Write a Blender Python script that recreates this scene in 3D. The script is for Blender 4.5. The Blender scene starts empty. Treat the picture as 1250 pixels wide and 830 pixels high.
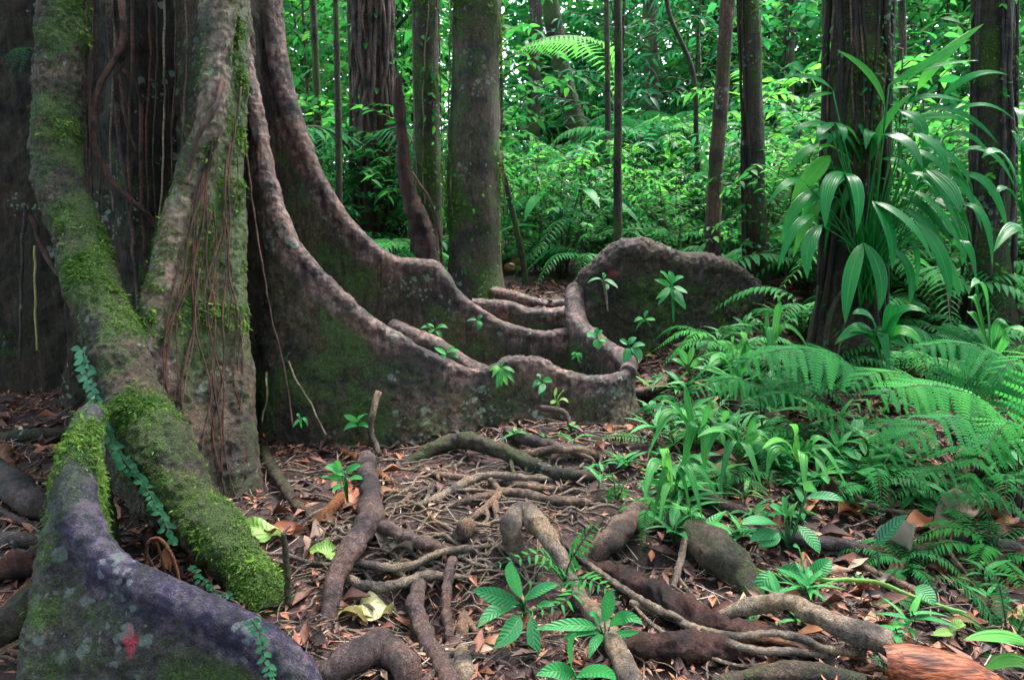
import bpy, math, random
import numpy as np
from mathutils import Vector, Matrix

random.seed(7)
RNG = np.random.default_rng(11)
R = math.radians
SC = bpy.context.scene

# ------------------------------------------------------------------ camera
CAM_H, PITCH, FPX = 1.30, 10.0, 833.0          # eye height, degrees down, focal length in photo pixels
cam_data = bpy.data.cameras.new('camera')
cam_data.sensor_width = 36.0
cam_data.lens = 36.0 * FPX / 1250.0
cam_data.clip_start = 0.05
cam_data.clip_end = 2000.0
cam = bpy.data.objects.new('camera', cam_data)
cam.location = (0, 0, CAM_H)
cam.rotation_euler = (R(90 - PITCH), 0, 0)
SC.collection.objects.link(cam)
SC.camera = cam

# ------------------------------------------------------------------ sky and sun (bright overcast)
SUN_EL, SUN_AZ = 62.0, 35.0                    # azimuth clockwise from +Y
world = bpy.data.worlds.new('World')
SC.world = world
world.use_nodes = True
wn = world.node_tree
sky = wn.nodes.new('ShaderNodeTexSky')
sky.sky_type = 'NISHITA'
sky.sun_disc = False
sky.sun_elevation = R(SUN_EL)
sky.sun_rotation = R(SUN_AZ)
sky.air_density = 1.0
sky.dust_density = 3.0
hs = wn.nodes.new('ShaderNodeHueSaturation')          # thin even cloud: paler than the clear sky
hs.inputs['Saturation'].default_value = 0.65
wn.links.new(sky.outputs['Color'], hs.inputs['Color'])
wn.links.new(hs.outputs['Color'], wn.nodes['Background'].inputs['Color'])
wn.nodes['Background'].inputs['Strength'].default_value = 0.15
sd = bpy.data.lights.new('sun', 'SUN')
sd.energy = 1.5
sd.angle = R(25)
sd.color = (1.0, 0.96, 0.88)
sun = bpy.data.objects.new('sun', sd)
_a, _e = R(SUN_AZ), R(SUN_EL)
sdir = Vector((math.sin(_a) * math.cos(_e), math.cos(_a) * math.cos(_e), math.sin(_e)))
sun.rotation_euler = (-sdir).to_track_quat('-Z', 'Y').to_euler()
sun.location = (0, 0, 30)
SC.collection.objects.link(sun)
SC.view_settings.view_transform = 'Standard'
SC.view_settings.look = 'None'
SC.view_settings.exposure = 3.05
SC.view_settings.gamma = 1.0
SC.view_settings.use_curve_mapping = False
SC.cycles.max_bounces = 6
SC.cycles.diffuse_bounces = 3
SC.cycles.glossy_bounces = 2
SC.cycles.transmission_bounces = 4
SC.cycles.use_denoising = True

# ------------------------------------------------------------------ noise and maths helpers
_GT = RNG.normal(size=(4096, 3))
_GT /= np.linalg.norm(_GT, axis=1)[:, None]

def pn(p, scale=1.0, seed=0):
    """gradient noise of an (n,3) array, about -0.7..0.7"""
    p = np.asarray(p, float) * scale + seed * 17.31
    i = np.floor(p).astype(np.int64)
    f = p - i
    w = f * f * f * (f * (f * 6 - 15) + 10)
    out = np.zeros(len(p))
    for dx in (0, 1):
        wx = w[:, 0] if dx else 1 - w[:, 0]
        for dy in (0, 1):
            wy = w[:, 1] if dy else 1 - w[:, 1]
            for dz in (0, 1):
                wz = w[:, 2] if dz else 1 - w[:, 2]
                hsh = ((i[:, 0] + dx) * 73856093 ^ (i[:, 1] + dy) * 19349663 ^ (i[:, 2] + dz) * 83492791) & 4095
                g = _GT[hsh]
                out += wx * wy * wz * (g[:, 0] * (f[:, 0] - dx) + g[:, 1] * (f[:, 1] - dy) + g[:, 2] * (f[:, 2] - dz))
    return out

def fbm(p, scale, octv=3, seed=0):
    s, a, o = 0, 1.0, 0
    for k in range(octv):
        o = o + a * pn(p, scale * 2 ** k, seed + k)
        a *= 0.5
    return o

def sst(a, b, x):
    t = np.clip((np.asarray(x, float) - a) / (b - a), 0, 1)
    return t * t * (3 - 2 * t)

def nrm(v):
    v = np.asarray(v, float)
    return v / (np.linalg.norm(v, axis=-1, keepdims=True) + 1e-12)

def catmull(pts, m):
    """smooth curve through (n,k) control points, m samples evenly spaced by length of the first three columns"""
    p = np.asarray(pts, float)
    n = len(p)
    if n == 2:
        t = np.linspace(0, 1, m)[:, None]
        return p[0] * (1 - t) + p[1] * t
    q = np.vstack([2 * p[0] - p[1], p, 2 * p[-1] - p[-2]])
    out = []
    for i in range(n - 1):
        a, b, c, d = q[i:i + 4]
        t = np.linspace(0, 1, 16, endpoint=False)[:, None]
        out.append(0.5 * (2 * b + (c - a) * t + (2 * a - 5 * b + 4 * c - d) * t ** 2 + (3 * b - a - 3 * c + d) * t ** 3))
    o = np.vstack(out + [p[-1:]])
    L = np.concatenate([[0], np.cumsum(np.linalg.norm(np.diff(o[:, :3], axis=0), axis=1))])
    s = np.linspace(0, L[-1], m)
    return np.stack([np.interp(s, L, o[:, k]) for k in range(o.shape[1])], 1)

# ------------------------------------------------------------------ terrain height and pixel helpers
def H0(x, y):
    x = np.asarray(x, float); y = np.asarray(y, float)
    h = 0.55 * sst(3.8, 6.8, y) + 0.045 * np.maximum(0, y - 6.8) * (y < 60) + 2.39 * (y >= 60)
    h = h + 0.16 * sst(0.5, 1.8, x) * sst(2.2, 3.6, y)                                   # fern bank
    h = h + 0.05 * np.exp(-((x + 0.1) / 0.9) ** 2) * sst(2.25, 2.55, y) * (1 - sst(3.2, 3.8, y))  # terrace held by roots
    h = h - 0.10 * np.exp(-((x + 0.25) / 0.35) ** 2 - ((y - 2.15) / 0.22) ** 2)            # washed-out hollow
    h = h - 0.07 * np.exp(-((x - 0.42) / 0.22) ** 2 - ((y - 2.45) / 0.2) ** 2)
    h = h + 0.13 * np.exp(-((x - 0.3) / 0.6) ** 2 - ((y - 3.75) / 0.3) ** 2)              # soil banked against the wavy buttress
    p = np.stack([x.ravel(), y.ravel(), np.zeros(x.size)], 1)
    near = np.exp(-np.maximum(0, y.ravel() - 7) / 3)
    h = h + ((0.05 * pn(p, 1.3, 3) + 0.03 * pn(p, 3.1, 4)) * near + 0.35 * pn(p, 0.13, 5) * (1 - near) * sst(8, 20, y.ravel())).reshape(x.shape)
    return h

def H(x, y):
    return float(H0(np.array([x]), np.array([y]))[0])

_cp, _sp = math.cos(R(PITCH)), math.sin(R(PITCH))
def ray(u, v):
    a, b = (u - 625.0) / FPX, (415.0 - v) / FPX
    return np.array([a, _cp + b * _sp, -_sp + b * _cp])

def P(u, v, Y):
    d = ray(u, v)
    return np.array([0, 0, CAM_H]) + d * (Y / d[1])

def G(u, v, lift=0.0):
    d = ray(u, v); d = d / d[1]
    ts = np.arange(1.0, 40, 0.01)
    z = CAM_H + d[2] * ts
    hit = np.nonzero(z <= H0(d[0] * ts, ts))[0]
    t = ts[hit[0]] if len(hit) else 12.0
    return np.array([d[0] * t, t, H(d[0] * t, t) + lift])

def pxm(npx, Y):
    return npx * Y / FPX

# ------------------------------------------------------------------ object helpers
COL = SC.collection
def setp(o, label=None, cat=None, group=None, kind=None):
    if label: o['label'] = label
    if cat: o['category'] = cat
    if group: o['group'] = group
    if kind: o['kind'] = kind
    return o

def thing(name, loc, label, cat, group=None):
    o = bpy.data.objects.new(name, None)
    o.empty_display_size = 0.1
    o.location = tuple(loc)
    COL.objects.link(o)
    return setp(o, label, cat, group, 'thing')

def root_loc(o):
    while o.parent: o = o.parent
    return np.array(o.location)

def mesh(name, V, F, mat, smooth=True, attrs=None):
    me = bpy.data.meshes.new(name)
    V = np.asarray(V, np.float32)
    if isinstance(F, np.ndarray) and F.ndim == 2:
        k = F.shape[1]
        me.vertices.add(len(V)); me.vertices.foreach_set('co', V.ravel())
        me.loops.add(F.size); me.loops.foreach_set('vertex_index', F.astype(np.int32).ravel())
        me.polygons.add(len(F))
        me.polygons.foreach_set('loop_start', np.arange(0, F.size, k, dtype=np.int32))
        me.polygons.foreach_set('loop_total', np.full(len(F), k, np.int32))
        me.update(calc_edges=True)
    else:
        me.from_pydata(V.tolist(), [], [list(map(int, f)) for f in F])
    if smooth:
        me.polygons.foreach_set('use_smooth', np.ones(len(me.polygons), bool))
    for k, a in (attrs or {}).items():
        at = me.attributes.new(k, 'FLOAT', 'POINT')
        at.data.foreach_set('value', np.asarray(a, np.float32))
    if mat: me.materials.append(mat)
    return me

def obj(name, V, F, mat, parent=None, smooth=True, attrs=None, loc=None):
    V = np.asarray(V, float)
    if parent is not None:
        V = V - root_loc(parent)
    elif loc is not None:
        V = V - np.asarray(loc)
    o = bpy.data.objects.new(name, mesh(name, V, F, mat, smooth, attrs))
    if parent is None and loc is not None: o.location = tuple(loc)
    o.parent = parent
    COL.objects.link(o)
    return o

def join(parts):
    Vs, Fs, n = [], [], 0
    for V, F in parts:
        Vs.append(V); Fs.append(np.asarray(F) + n); n += len(V)
    return np.vstack(Vs), np.vstack(Fs)

def tube(pts, rad, sides=8, rings=None, rough=0.0, seed=0, flat=None, cap=True):
    """tapered tube through control points; rad scalar or per-point; quads"""
    pts = np.asarray(pts, float)
    rad = np.broadcast_to(np.asarray(rad, float), (len(pts),))
    L = np.linalg.norm(np.diff(pts, axis=0), axis=1).sum()
    rings = rings or int(np.clip(L / max(rad.mean() * 1.2, 0.004), 4, 90))
    c = catmull(np.c_[pts, rad], rings)
    q, r = c[:, :3], np.maximum(c[:, 3], 1e-4)
    T = nrm(np.gradient(q, axis=0))
    n = np.cross(T[0], [0.0, 0, 1]) if abs(T[0][2]) < 0.9 else np.cross(T[0], [1.0, 0, 0])
    n = nrm(n); N = [n]
    for i in range(1, rings):
        n = n - T[i] * n.dot(T[i]); n = nrm(n); N.append(n)
    N = np.array(N); B = np.cross(T, N)
    a = np.linspace(0, 2 * np.pi, sides, endpoint=False)
    V = (q[:, None] + r[:, None, None] * (np.cos(a)[None, :, None] * N[:, None] + np.sin(a)[None, :, None] * B[:, None]))
    if flat is not None:
        V[:, :, 2] = q[:, None, 2] + (V[:, :, 2] - q[:, None, 2]) * flat
    V = V.reshape(-1, 3)
    if rough:
        cen = np.repeat(q, sides, 0); d = nrm(V - cen)
        rr = np.repeat(r, sides)
        V = V + d * (rr * rough * (pn(V / rr.mean(), 0.45, seed) + 0.5 * pn(V / rr.mean(), 1.2, seed + 1) + 0.3 * pn(V / rr.mean(), 2.8, seed + 2)))[:, None]
    i = np.arange(rings - 1)[:, None] * sides; j = np.arange(sides)[None]; k = (j + 1) % sides
    F = np.stack([i + j, i + k, i + sides + k, i + sides + j], -1).reshape(-1, 4)
    if cap:
        n0 = len(V)
        V = np.vstack([V, q[:1], q[-1:]])
        s = np.arange(0, sides, 2)
        e0 = np.stack([np.full(len(s), n0), (s + 2) % sides, (s + 1) % sides, s], -1)
        b = (rings - 1) * sides
        e1 = np.stack([np.full(len(s), n0 + 1), b + s, b + (s + 1) % sides, b + (s + 2) % sides], -1)
        F = np.vstack([F, e0, e1])
    return V, F

# ------------------------------------------------------------------ materials
def mat_new(name):
    m = bpy.data.materials.new(name); m.use_nodes = True
    nt = m.node_tree
    return m, nt, nt.nodes['Principled BSDF'], nt.nodes['Material Output']

def N_(nt, t, **kw):
    n = nt.nodes.new(t)
    for k, v in kw.items(): setattr(n, k, v)
    return n

def ramp(nt, fac, stops):
    r = N_(nt, 'ShaderNodeValToRGB')
    el = r.color_ramp.elements
    while len(el) < len(stops): el.new(0.5)
    for e, (p, c) in zip(el, stops):
        e.position = p; e.color = (*c, 1) if len(c) == 3 else c
    nt.links.new(fac, r.inputs['Fac'])
    return r.outputs['Color']

def noise(nt, vec, scale, detail=4, rough=0.6, out='Fac'):
    n = N_(nt, 'ShaderNodeTexNoise')
    n.inputs['Scale'].default_value = scale; n.inputs['Detail'].default_value = detail
    n.inputs['Roughness'].default_value = rough
    if vec is not None: nt.links.new(vec, n.inputs['Vector'])
    return n.outputs[out]

def math_(nt, op, a, b=None, clamp=False):
    n = N_(nt, 'ShaderNodeMath', operation=op); n.use_clamp = clamp
    for k, v in enumerate((a, b)):
        if v is None: continue
        if isinstance(v, (int, float)): n.inputs[k].default_value = v
        else: nt.links.new(v, n.inputs[k])
    return n.outputs[0]

def mixc(nt, fac, a, b):
    n = N_(nt, 'ShaderNodeMix', data_type='RGBA')
    for s, v in ((0, fac), (6, a), (7, b)):
        if isinstance(v, (int, float)): n.inputs[s].default_value = v
        elif isinstance(v, tuple): n.inputs[s].default_value = (*v, 1)
        else: nt.links.new(v, n.inputs[s])
    return n.outputs[2]

def attr(nt, name):
    a = N_(nt, 'ShaderNodeAttribute'); a.attribute_name = name
    return a.outputs['Fac']

def bump(nt, bsdf, hgt, strength, dist):
    b = N_(nt, 'ShaderNodeBump')
    b.inputs['Strength'].default_value = strength; b.inputs['Distance'].default_value = dist
    nt.links.new(hgt, b.inputs['Height']); nt.links.new(b.outputs[0], bsdf.inputs['Normal'])

def leaf_mat(name, dark, mid, light, rough=0.4, trans=0.35, spots=None, spec=0.3, stripes=None):
    m, nt, b, out = mat_new(name)
    oi = N_(nt, 'ShaderNodeObjectInfo'); geo = N_(nt, 'ShaderNodeNewGeometry')
    nz = noise(nt, geo.outputs['Position'], 9, 2)
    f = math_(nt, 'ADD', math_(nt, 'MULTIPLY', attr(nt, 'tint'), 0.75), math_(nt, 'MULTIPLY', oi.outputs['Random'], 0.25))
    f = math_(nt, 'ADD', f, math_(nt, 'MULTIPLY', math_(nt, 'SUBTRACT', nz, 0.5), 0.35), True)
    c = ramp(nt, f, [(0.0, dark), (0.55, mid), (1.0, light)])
    if spots:
        s = noise(nt, geo.outputs['Position'], 55, 2)
        c = mixc(nt, math_(nt, 'MULTIPLY', math_(nt, 'GREATER_THAN', s, 0.66), 0.8), c, spots)
    vx, vy, vn = attr(nt, 'vx'), attr(nt, 'vy'), attr(nt, 'vein')
    bl = noise(nt, geo.outputs['Position'], 24, 4, 0.7)
    dam = math_(nt, 'MULTIPLY', math_(nt, 'SUBTRACT', math_(nt, 'ADD', bl, math_(nt, 'MULTIPLY', math_(nt, 'POWER', vy, 6.0), 0.16)), 0.685), 14, True)
    c = mixc(nt, math_(nt, 'MULTIPLY', math_(nt, 'MULTIPLY', dam, vn), 0.8), c, (0.16, 0.11, 0.035))
    ax = math_(nt, 'ABSOLUTE', vx)
    lat = math_(nt, 'SINE', math_(nt, 'MULTIPLY', math_(nt, 'SUBTRACT', math_(nt, 'MULTIPLY', vy, 1.0), math_(nt, 'MULTIPLY', ax, 0.16)), 62.0 if stripes is None else 0.0))
    if stripes: lat = math_(nt, 'SINE', math_(nt, 'MULTIPLY', vx, 3.1416 * stripes))
    rib = math_(nt, 'MULTIPLY', math_(nt, 'SUBTRACT', 0.09, ax), 14, True)
    line = math_(nt, 'MULTIPLY', math_(nt, 'MAXIMUM', rib, math_(nt, 'MULTIPLY', math_(nt, 'SUBTRACT', lat, 0.55), 0.9, True)), vn)
    c = mixc(nt, math_(nt, 'MULTIPLY', line, 0.20), c, tuple(min(1, x * 1.5 + 0.03) for x in light))
    nt.links.new(c, b.inputs['Base Color'])
    b.inputs['Roughness'].default_value = rough
    b.inputs['Specular IOR Level'].default_value = spec
    bump(nt, b, math_(nt, 'MULTIPLY', math_(nt, 'ADD', lat, math_(nt, 'MULTIPLY', rib, -1.5)), vn), 0.35, 0.003)
    t = N_(nt, 'ShaderNodeBsdfTranslucent')
    tc = N_(nt, 'ShaderNodeHueSaturation'); tc.inputs['Hue'].default_value = 0.495; tc.inputs['Value'].default_value = 1.8
    nt.links.new(c, tc.inputs['Color']); nt.links.new(tc.outputs[0], t.inputs['Color'])
    mx = N_(nt, 'ShaderNodeMixShader'); mx.inputs[0].default_value = trans
    nt.links.new(b.outputs[0], mx.inputs[1]); nt.links.new(t.outputs[0], mx.inputs[2])
    nt.links.new(mx.outputs[0], out.inputs['Surface'])
    return m

def bark_mat(name, cols, moss=(0.042, 0.080, 0.012), moss_amt=0.45, lichen=0.1, scale=1.0, ridge=None, stretch=(1, 1, 0.45), rough=0.72, bstr=0.9, lich_col=(0.20, 0.26, 0.20), streak=0.5, spec=0.3):
    """bark: crisp fine grain, wet streaks, crusty lichen spots and moss patches; 'moss' and 'ridge' vertex masks where the mesh has them"""
    m, nt, b, out = mat_new(name)
    geo = N_(nt, 'ShaderNodeNewGeometry')
    mp = N_(nt, 'ShaderNodeMapping'); mp.inputs['Scale'].default_value = stretch
    nt.links.new(geo.outputs['Position'], mp.inputs['Vector'])
    v = mp.outputs[0]; pos = geo.outputs['Position']
    big = noise(nt, pos, 3.5 * scale, 3, 0.5); nb = noise(nt, v, 34 * scale, 8, 0.82); nc = noise(nt, pos, 190, 4, 0.8)
    nm = math_(nt, 'ADD', math_(nt, 'MULTIPLY', nb, 0.62), math_(nt, 'MULTIPLY', nc, 0.38))
    vo = N_(nt, 'ShaderNodeTexVoronoi'); vo.inputs['Scale'].default_value = 40 * scale; vo.feature = 'DISTANCE_TO_EDGE'
    wv = N_(nt, 'ShaderNodeMix', data_type='VECTOR'); wv.inputs[0].default_value = 0.05
    wn_ = N_(nt, 'ShaderNodeTexNoise'); wn_.inputs['Scale'].default_value = 22 * scale; wn_.inputs['Detail'].default_value = 4; nt.links.new(v, wn_.inputs['Vector'])
    nt.links.new(v, wv.inputs[4]); nt.links.new(wn_.outputs['Color'], wv.inputs[5]); nt.links.new(wv.outputs[1], vo.inputs['Vector'])
    crack = math_(nt, 'MULTIPLY', math_(nt, 'SUBTRACT', 0.07, vo.outputs['Distance']), 10, True)
    c = ramp(nt, nm, [(0.41, tuple(x * 0.5 for x in cols[0])), (0.49, cols[1]), (0.55, tuple(x * 0.5 + y * 0.5 for x, y in zip(cols[1], cols[2]))), (0.60, tuple(x * 1.35 for x in cols[2]))])
    if ridge:
        rn = math_(nt, 'ADD', math_(nt, 'MULTIPLY', noise(nt, pos, 17, 6, 0.7), 0.65), math_(nt, 'MULTIPLY', nm, 0.35))
        rc = ramp(nt, rn, [(0.42, ridge[0]), (0.5, ridge[1]), (0.57, ridge[2])])
        rf = math_(nt, 'MULTIPLY', attr(nt, 'ridge'), math_(nt, 'MULTIPLY', math_(nt, 'SUBTRACT', noise(nt, pos, 7, 5, 0.7), 0.30), 4.5, True), True)
        c = mixc(nt, rf, c, rc)
    # cracks, broad tone and water streaks
    c = mixc(nt, math_(nt, 'MULTIPLY', crack, 0.65), c, tuple(x * 0.35 for x in cols[0]))
    tone = ramp(nt, big, [(0.38, (0.28, 0.27, 0.32)), (0.47, (0.75, 0.70, 0.72)), (0.56, (1.0, 0.93, 0.85)), (0.66, (1.0, 0.80, 0.66))])
    mul = N_(nt, 'ShaderNodeMix', data_type='RGBA', blend_type='MULTIPLY'); mul.inputs[0].default_value = 1.0
    nt.links.new(c, mul.inputs[6]); nt.links.new(tone, mul.inputs[7]); c = mul.outputs[2]
    if streak:
        m2 = N_(nt, 'ShaderNodeMapping'); m2.inputs['Scale'].default_value = (1, 1, 0.07); nt.links.new(pos, m2.inputs['Vector'])
        sk = math_(nt, 'MULTIPLY', math_(nt, 'SUBTRACT', noise(nt, m2.outputs[0], 13, 4, 0.6), 0.53), 9, True)
        c = mixc(nt, math_(nt, 'MULTIPLY', sk, streak), c, tuple(x * 0.4 for x in cols[0]))
    # crusty lichen spots
    if lichen > 0:
        for sc_, th in ((13, 0.30), (31, 0.34)):
            vl = N_(nt, 'ShaderNodeTexVoronoi'); vl.inputs['Scale'].default_value = sc_
            w2 = N_(nt, 'ShaderNodeMix', data_type='VECTOR'); w2.inputs[0].default_value = 0.03
            n2_ = N_(nt, 'ShaderNodeTexNoise'); n2_.inputs['Scale'].default_value = 40; n2_.inputs['Detail'].default_value = 5; nt.links.new(pos, n2_.inputs['Vector'])
            nt.links.new(pos, w2.inputs[4]); nt.links.new(n2_.outputs['Color'], w2.inputs[5]); nt.links.new(w2.outputs[1], vl.inputs['Vector'])
            sp = math_(nt, 'MULTIPLY', math_(nt, 'SUBTRACT', th, vl.outputs['Distance']), 16, True)
            on = math_(nt, 'GREATER_THAN', noise(nt, vl.outputs['Position'], 2.7, 2), 0.62 - 0.17 * lichen)
            c = mixc(nt, math_(nt, 'MULTIPLY', math_(nt, 'MULTIPLY', sp, on), math_(nt, 'MULTIPLY', nc, 1.25, True)), c, lich_col)
    # moss
    mn = noise(nt, pos, 5, 8, 0.75); mn2 = noise(nt, pos, 130, 4, 0.8)
    mv = math_(nt, 'ADD', math_(nt, 'ADD', mn, math_(nt, 'MULTIPLY', math_(nt, 'SUBTRACT', mn2, 0.5), 0.45)), math_(nt, 'MULTIPLY', attr(nt, 'moss'), 0.45))
    mf = math_(nt, 'MULTIPLY', math_(nt, 'SUBTRACT', mv, 0.86 - 0.5 * moss_amt), 8, True)
    dn = noise(nt, pos, 38, 6, 0.8)
    dust = math_(nt, 'MULTIPLY', math_(nt, 'SUBTRACT', math_(nt, 'ADD', dn, math_(nt, 'MULTIPLY', math_(nt, 'SUBTRACT', mn, 0.5), 0.8)), 0.60 - 0.18 * moss_amt), 9, True)
    mf = math_(nt, 'MAXIMUM', mf, math_(nt, 'MULTIPLY', dust, min(0.85, moss_amt * 1.5)))
    if ridge: mf = math_(nt, 'MULTIPLY', mf, math_(nt, 'SUBTRACT', 1.0, math_(nt, 'MULTIPLY', attr(nt, 'ridge'), 0.7)))
    mc = ramp(nt, mn2, [(0.36, tuple(x * 0.25 for x in moss)), (0.50, moss), (0.64, tuple(min(1, x * 2.3) for x in moss))])
    c = mixc(nt, math_(nt, 'MULTIPLY', mf, 0.92), c, mc)
    nt.links.new(c, b.inputs['Base Color'])
    b.inputs['Roughness'].default_value = rough
    b.inputs['Specular IOR Level'].default_value = spec
    h = math_(nt, 'ADD', math_(nt, 'SUBTRACT', nm, math_(nt, 'MULTIPLY', crack, 0.12)), math_(nt, 'MULTIPLY', math_(nt, 'MULTIPLY', mn2, mf), 0.9))
    bump(nt, b, h, bstr, 0.05)
    return m

M = {}
M['tree'] = bark_mat('buttress_bark', ((0.022, 0.012, 0.006), (0.070, 0.043, 0.024), (0.20, 0.135, 0.085)), moss_amt=0.50, lichen=0.22, rough=0.55, spec=0.45, streak=0.7,
                     ridge=((0.060, 0.026, 0.028), (0.18, 0.098, 0.094), (0.38, 0.25, 0.24)))
M['front'] = bark_mat('front_fin_bark', ((0.020, 0.018, 0.022), (0.060, 0.055, 0.060), (0.15, 0.14, 0.14)), moss_amt=0.46, lichen=0.5,
                      ridge=((0.016, 0.012, 0.045), (0.048, 0.038, 0.105), (0.15, 0.115, 0.18)), stretch=(1, 1, 1), lich_col=(0.17, 0.21, 0.20))
M['wall'] = bark_mat('root_wall_bark', ((0.010, 0.007, 0.005), (0.030, 0.020, 0.014), (0.08, 0.055, 0.04)), moss_amt=0.55, lichen=0.05,
                     ridge=((0.030, 0.018, 0.018), (0.070, 0.045, 0.045), (0.15, 0.11, 0.11)))
M['dark'] = bark_mat('dark_bark', ((0.008, 0.005, 0.0035), (0.026, 0.017, 0.011), (0.075, 0.050, 0.034)), moss_amt=0.25, lichen=0.05, stretch=(1, 1, 0.13), streak=0.7)
M['root'] = bark_mat('root_bark', ((0.075, 0.044, 0.030), (0.21, 0.135, 0.095), (0.38, 0.28, 0.21)), moss_amt=0.05, lichen=0.0, scale=2.0, stretch=(1, 1, 1))
M['rootdark'] = bark_mat('dark_root_bark', ((0.03, 0.022, 0.024), (0.075, 0.055, 0.06), (0.15, 0.115, 0.12)), moss_amt=0.2, lichen=0.05, scale=2.0, stretch=(1, 1, 1))
M['rootpurple'] = bark_mat('purple_root_bark', ((0.040, 0.023, 0.024), (0.115, 0.072, 0.07), (0.24, 0.17, 0.165)), moss_amt=0.22, lichen=0.0, scale=1.6, stretch=(1, 1, 1))
M['rootpale'] = bark_mat('pale_root_bark', ((0.10, 0.072, 0.05), (0.26, 0.20, 0.15), (0.45, 0.38, 0.30)), moss_amt=0.14, lichen=0.0, scale=2.0, stretch=(1, 1, 1))
M['rootmoss'] = bark_mat('mossy_root_bark', ((0.03, 0.022, 0.016), (0.075, 0.055, 0.04), (0.15, 0.11, 0.085)), moss_amt=0.62, lichen=0.05, scale=1.6, stretch=(1, 1, 1))
M['rotten'] = bark_mat('rotten_wood', ((0.016, 0.006, 0.005), (0.055, 0.020, 0.016), (0.13, 0.052, 0.04)), moss_amt=0.0, lichen=0.0, scale=2.2, stretch=(1, 1, 1))
M['orange'] = bark_mat('orange_bark', ((0.12, 0.045, 0.018), (0.26, 0.10, 0.04), (0.40, 0.18, 0.08)), moss_amt=0.0, lichen=0.0, scale=2.0, stretch=(1, 1, 1), rough=0.5)
M['liana'] = bark_mat('liana_bark', ((0.05, 0.02, 0.016), (0.12, 0.055, 0.042), (0.20, 0.11, 0.085)), moss_amt=0.0, lichen=0.0, scale=2.5)
M['rednet'] = bark_mat('red_aerial_root', ((0.04, 0.013, 0.008), (0.095, 0.032, 0.018), (0.17, 0.07, 0.04)), moss_amt=0.0, lichen=0.0, scale=3)
M['mossytrunk'] = bark_mat('mossy_trunk_bark', ((0.022, 0.015, 0.009), (0.066, 0.047, 0.033), (0.17, 0.13, 0.105)), moss=(0.042, 0.080, 0.013), moss_amt=0.50, lichen=0.18)
M['redtrunk'] = bark_mat('reddish_trunk_bark', ((0.06, 0.035, 0.022), (0.13, 0.075, 0.05), (0.24, 0.17, 0.13)), moss_amt=0.25, lichen=0.3)
M['vinetrunk'] = bark_mat('vine_clad_bark', ((0.014, 0.010, 0.007), (0.042, 0.031, 0.023), (0.11, 0.085, 0.065)), moss_amt=0.42, lichen=0.05)

M['moss'] = leaf_mat('moss_fronds', (0.014, 0.036, 0.006), (0.045, 0.10, 0.014), (0.14, 0.23, 0.035), 0.75, 0.3, spec=0.1)
M['creeper'] = leaf_mat('creeper_leaf', (0.012, 0.07, 0.035), (0.03, 0.13, 0.06), (0.07, 0.22, 0.10), 0.35, 0.2)
M['pleat'] = leaf_mat('pleated_leaf', (0.004, 0.080, 0.022), (0.010, 0.155, 0.030), (0.075, 0.33, 0.025), 0.27, 0.34, spec=0.20, stripes=6)
M['fern'] = leaf_mat('fern_frond', (0.008, 0.075, 0.024), (0.020, 0.155, 0.036), (0.065, 0.30, 0.04), 0.6, 0.36, spec=0.07)
M['broad'] = leaf_mat('broad_leaf', (0.010, 0.10, 0.034), (0.024, 0.18, 0.046), (0.08, 0.31, 0.05), 0.42, 0.28, spec=0.2)
M['spotleaf'] = leaf_mat('blotched_leaf', (0.014, 0.115, 0.045), (0.030, 0.19, 0.06), (0.09, 0.29, 0.06), 0.42, 0.25, spots=(0.13, 0.13, 0.045), spec=0.25)
M['strap'] = leaf_mat('strap_leaf', (0.012, 0.10, 0.026), (0.034, 0.19, 0.038), (0.12, 0.34, 0.045), 0.42, 0.32, spec=0.2, stripes=4)
M['shrub'] = leaf_mat('understory_leaf', (0.006, 0.060, 0.018), (0.022, 0.155, 0.030), (0.09, 0.31, 0.030), 0.5, 0.45, spec=0.06)
M['shrubdark'] = leaf_mat('dark_understory_leaf', (0.006, 0.05, 0.026), (0.016, 0.115, 0.042), (0.04, 0.22, 0.05), 0.45, 0.40, spec=0.08)
M['farleaf'] = leaf_mat('distant_leaf', (0.006, 0.060, 0.026), (0.022, 0.16, 0.045), (0.08, 0.31, 0.045), 0.5, 0.48, spec=0.05)
M['yellowleaf'] = leaf_mat('yellowed_leaf', (0.20, 0.18, 0.06), (0.30, 0.27, 0.11), (0.38, 0.36, 0.20), 0.5, 0.2, spots=(0.12, 0.06, 0.03))
M['limeleaf'] = leaf_mat('lime_leaf', (0.09, 0.20, 0.03), (0.14, 0.27, 0.05), (0.22, 0.34, 0.09), 0.45, 0.3)
M['litter'] = None

def litter_mat(name, stops, rough=0.7):
    m, nt, b, out = mat_new(name)
    geo = N_(nt, 'ShaderNodeNewGeometry')
    nz = noise(nt, geo.outputs['Position'], 40, 3)
    f = math_(nt, 'ADD', attr(nt, 'tint'), math_(nt, 'MULTIPLY', math_(nt, 'SUBTRACT', nz, 0.5), 0.3), True)
    nt.links.new(ramp(nt, f, stops), b.inputs['Base Color'])
    b.inputs['Roughness'].default_value = rough
    bump(nt, b, nz, 0.3, 0.01)
    return m
M['litter'] = litter_mat('leaf_litter', [(0.0, (0.014, 0.005, 0.004)), (0.35, (0.055, 0.016, 0.010)), (0.6, (0.125, 0.038, 0.021)), (0.80, (0.24, 0.080, 0.030)), (0.92, (0.29, 0.145, 0.08)), (1.0, (0.38, 0.26, 0.18))])
M['twig'] = litter_mat('twigs', [(0.0, (0.05, 0.03, 0.025)), (0.5, (0.14, 0.09, 0.07)), (1.0, (0.34, 0.27, 0.22))])
M['dryleaf'] = litter_mat('dry_leaf', [(0.0, (0.12, 0.07, 0.05)), (0.5, (0.26, 0.17, 0.13)), (1.0, (0.42, 0.33, 0.27))])
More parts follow.
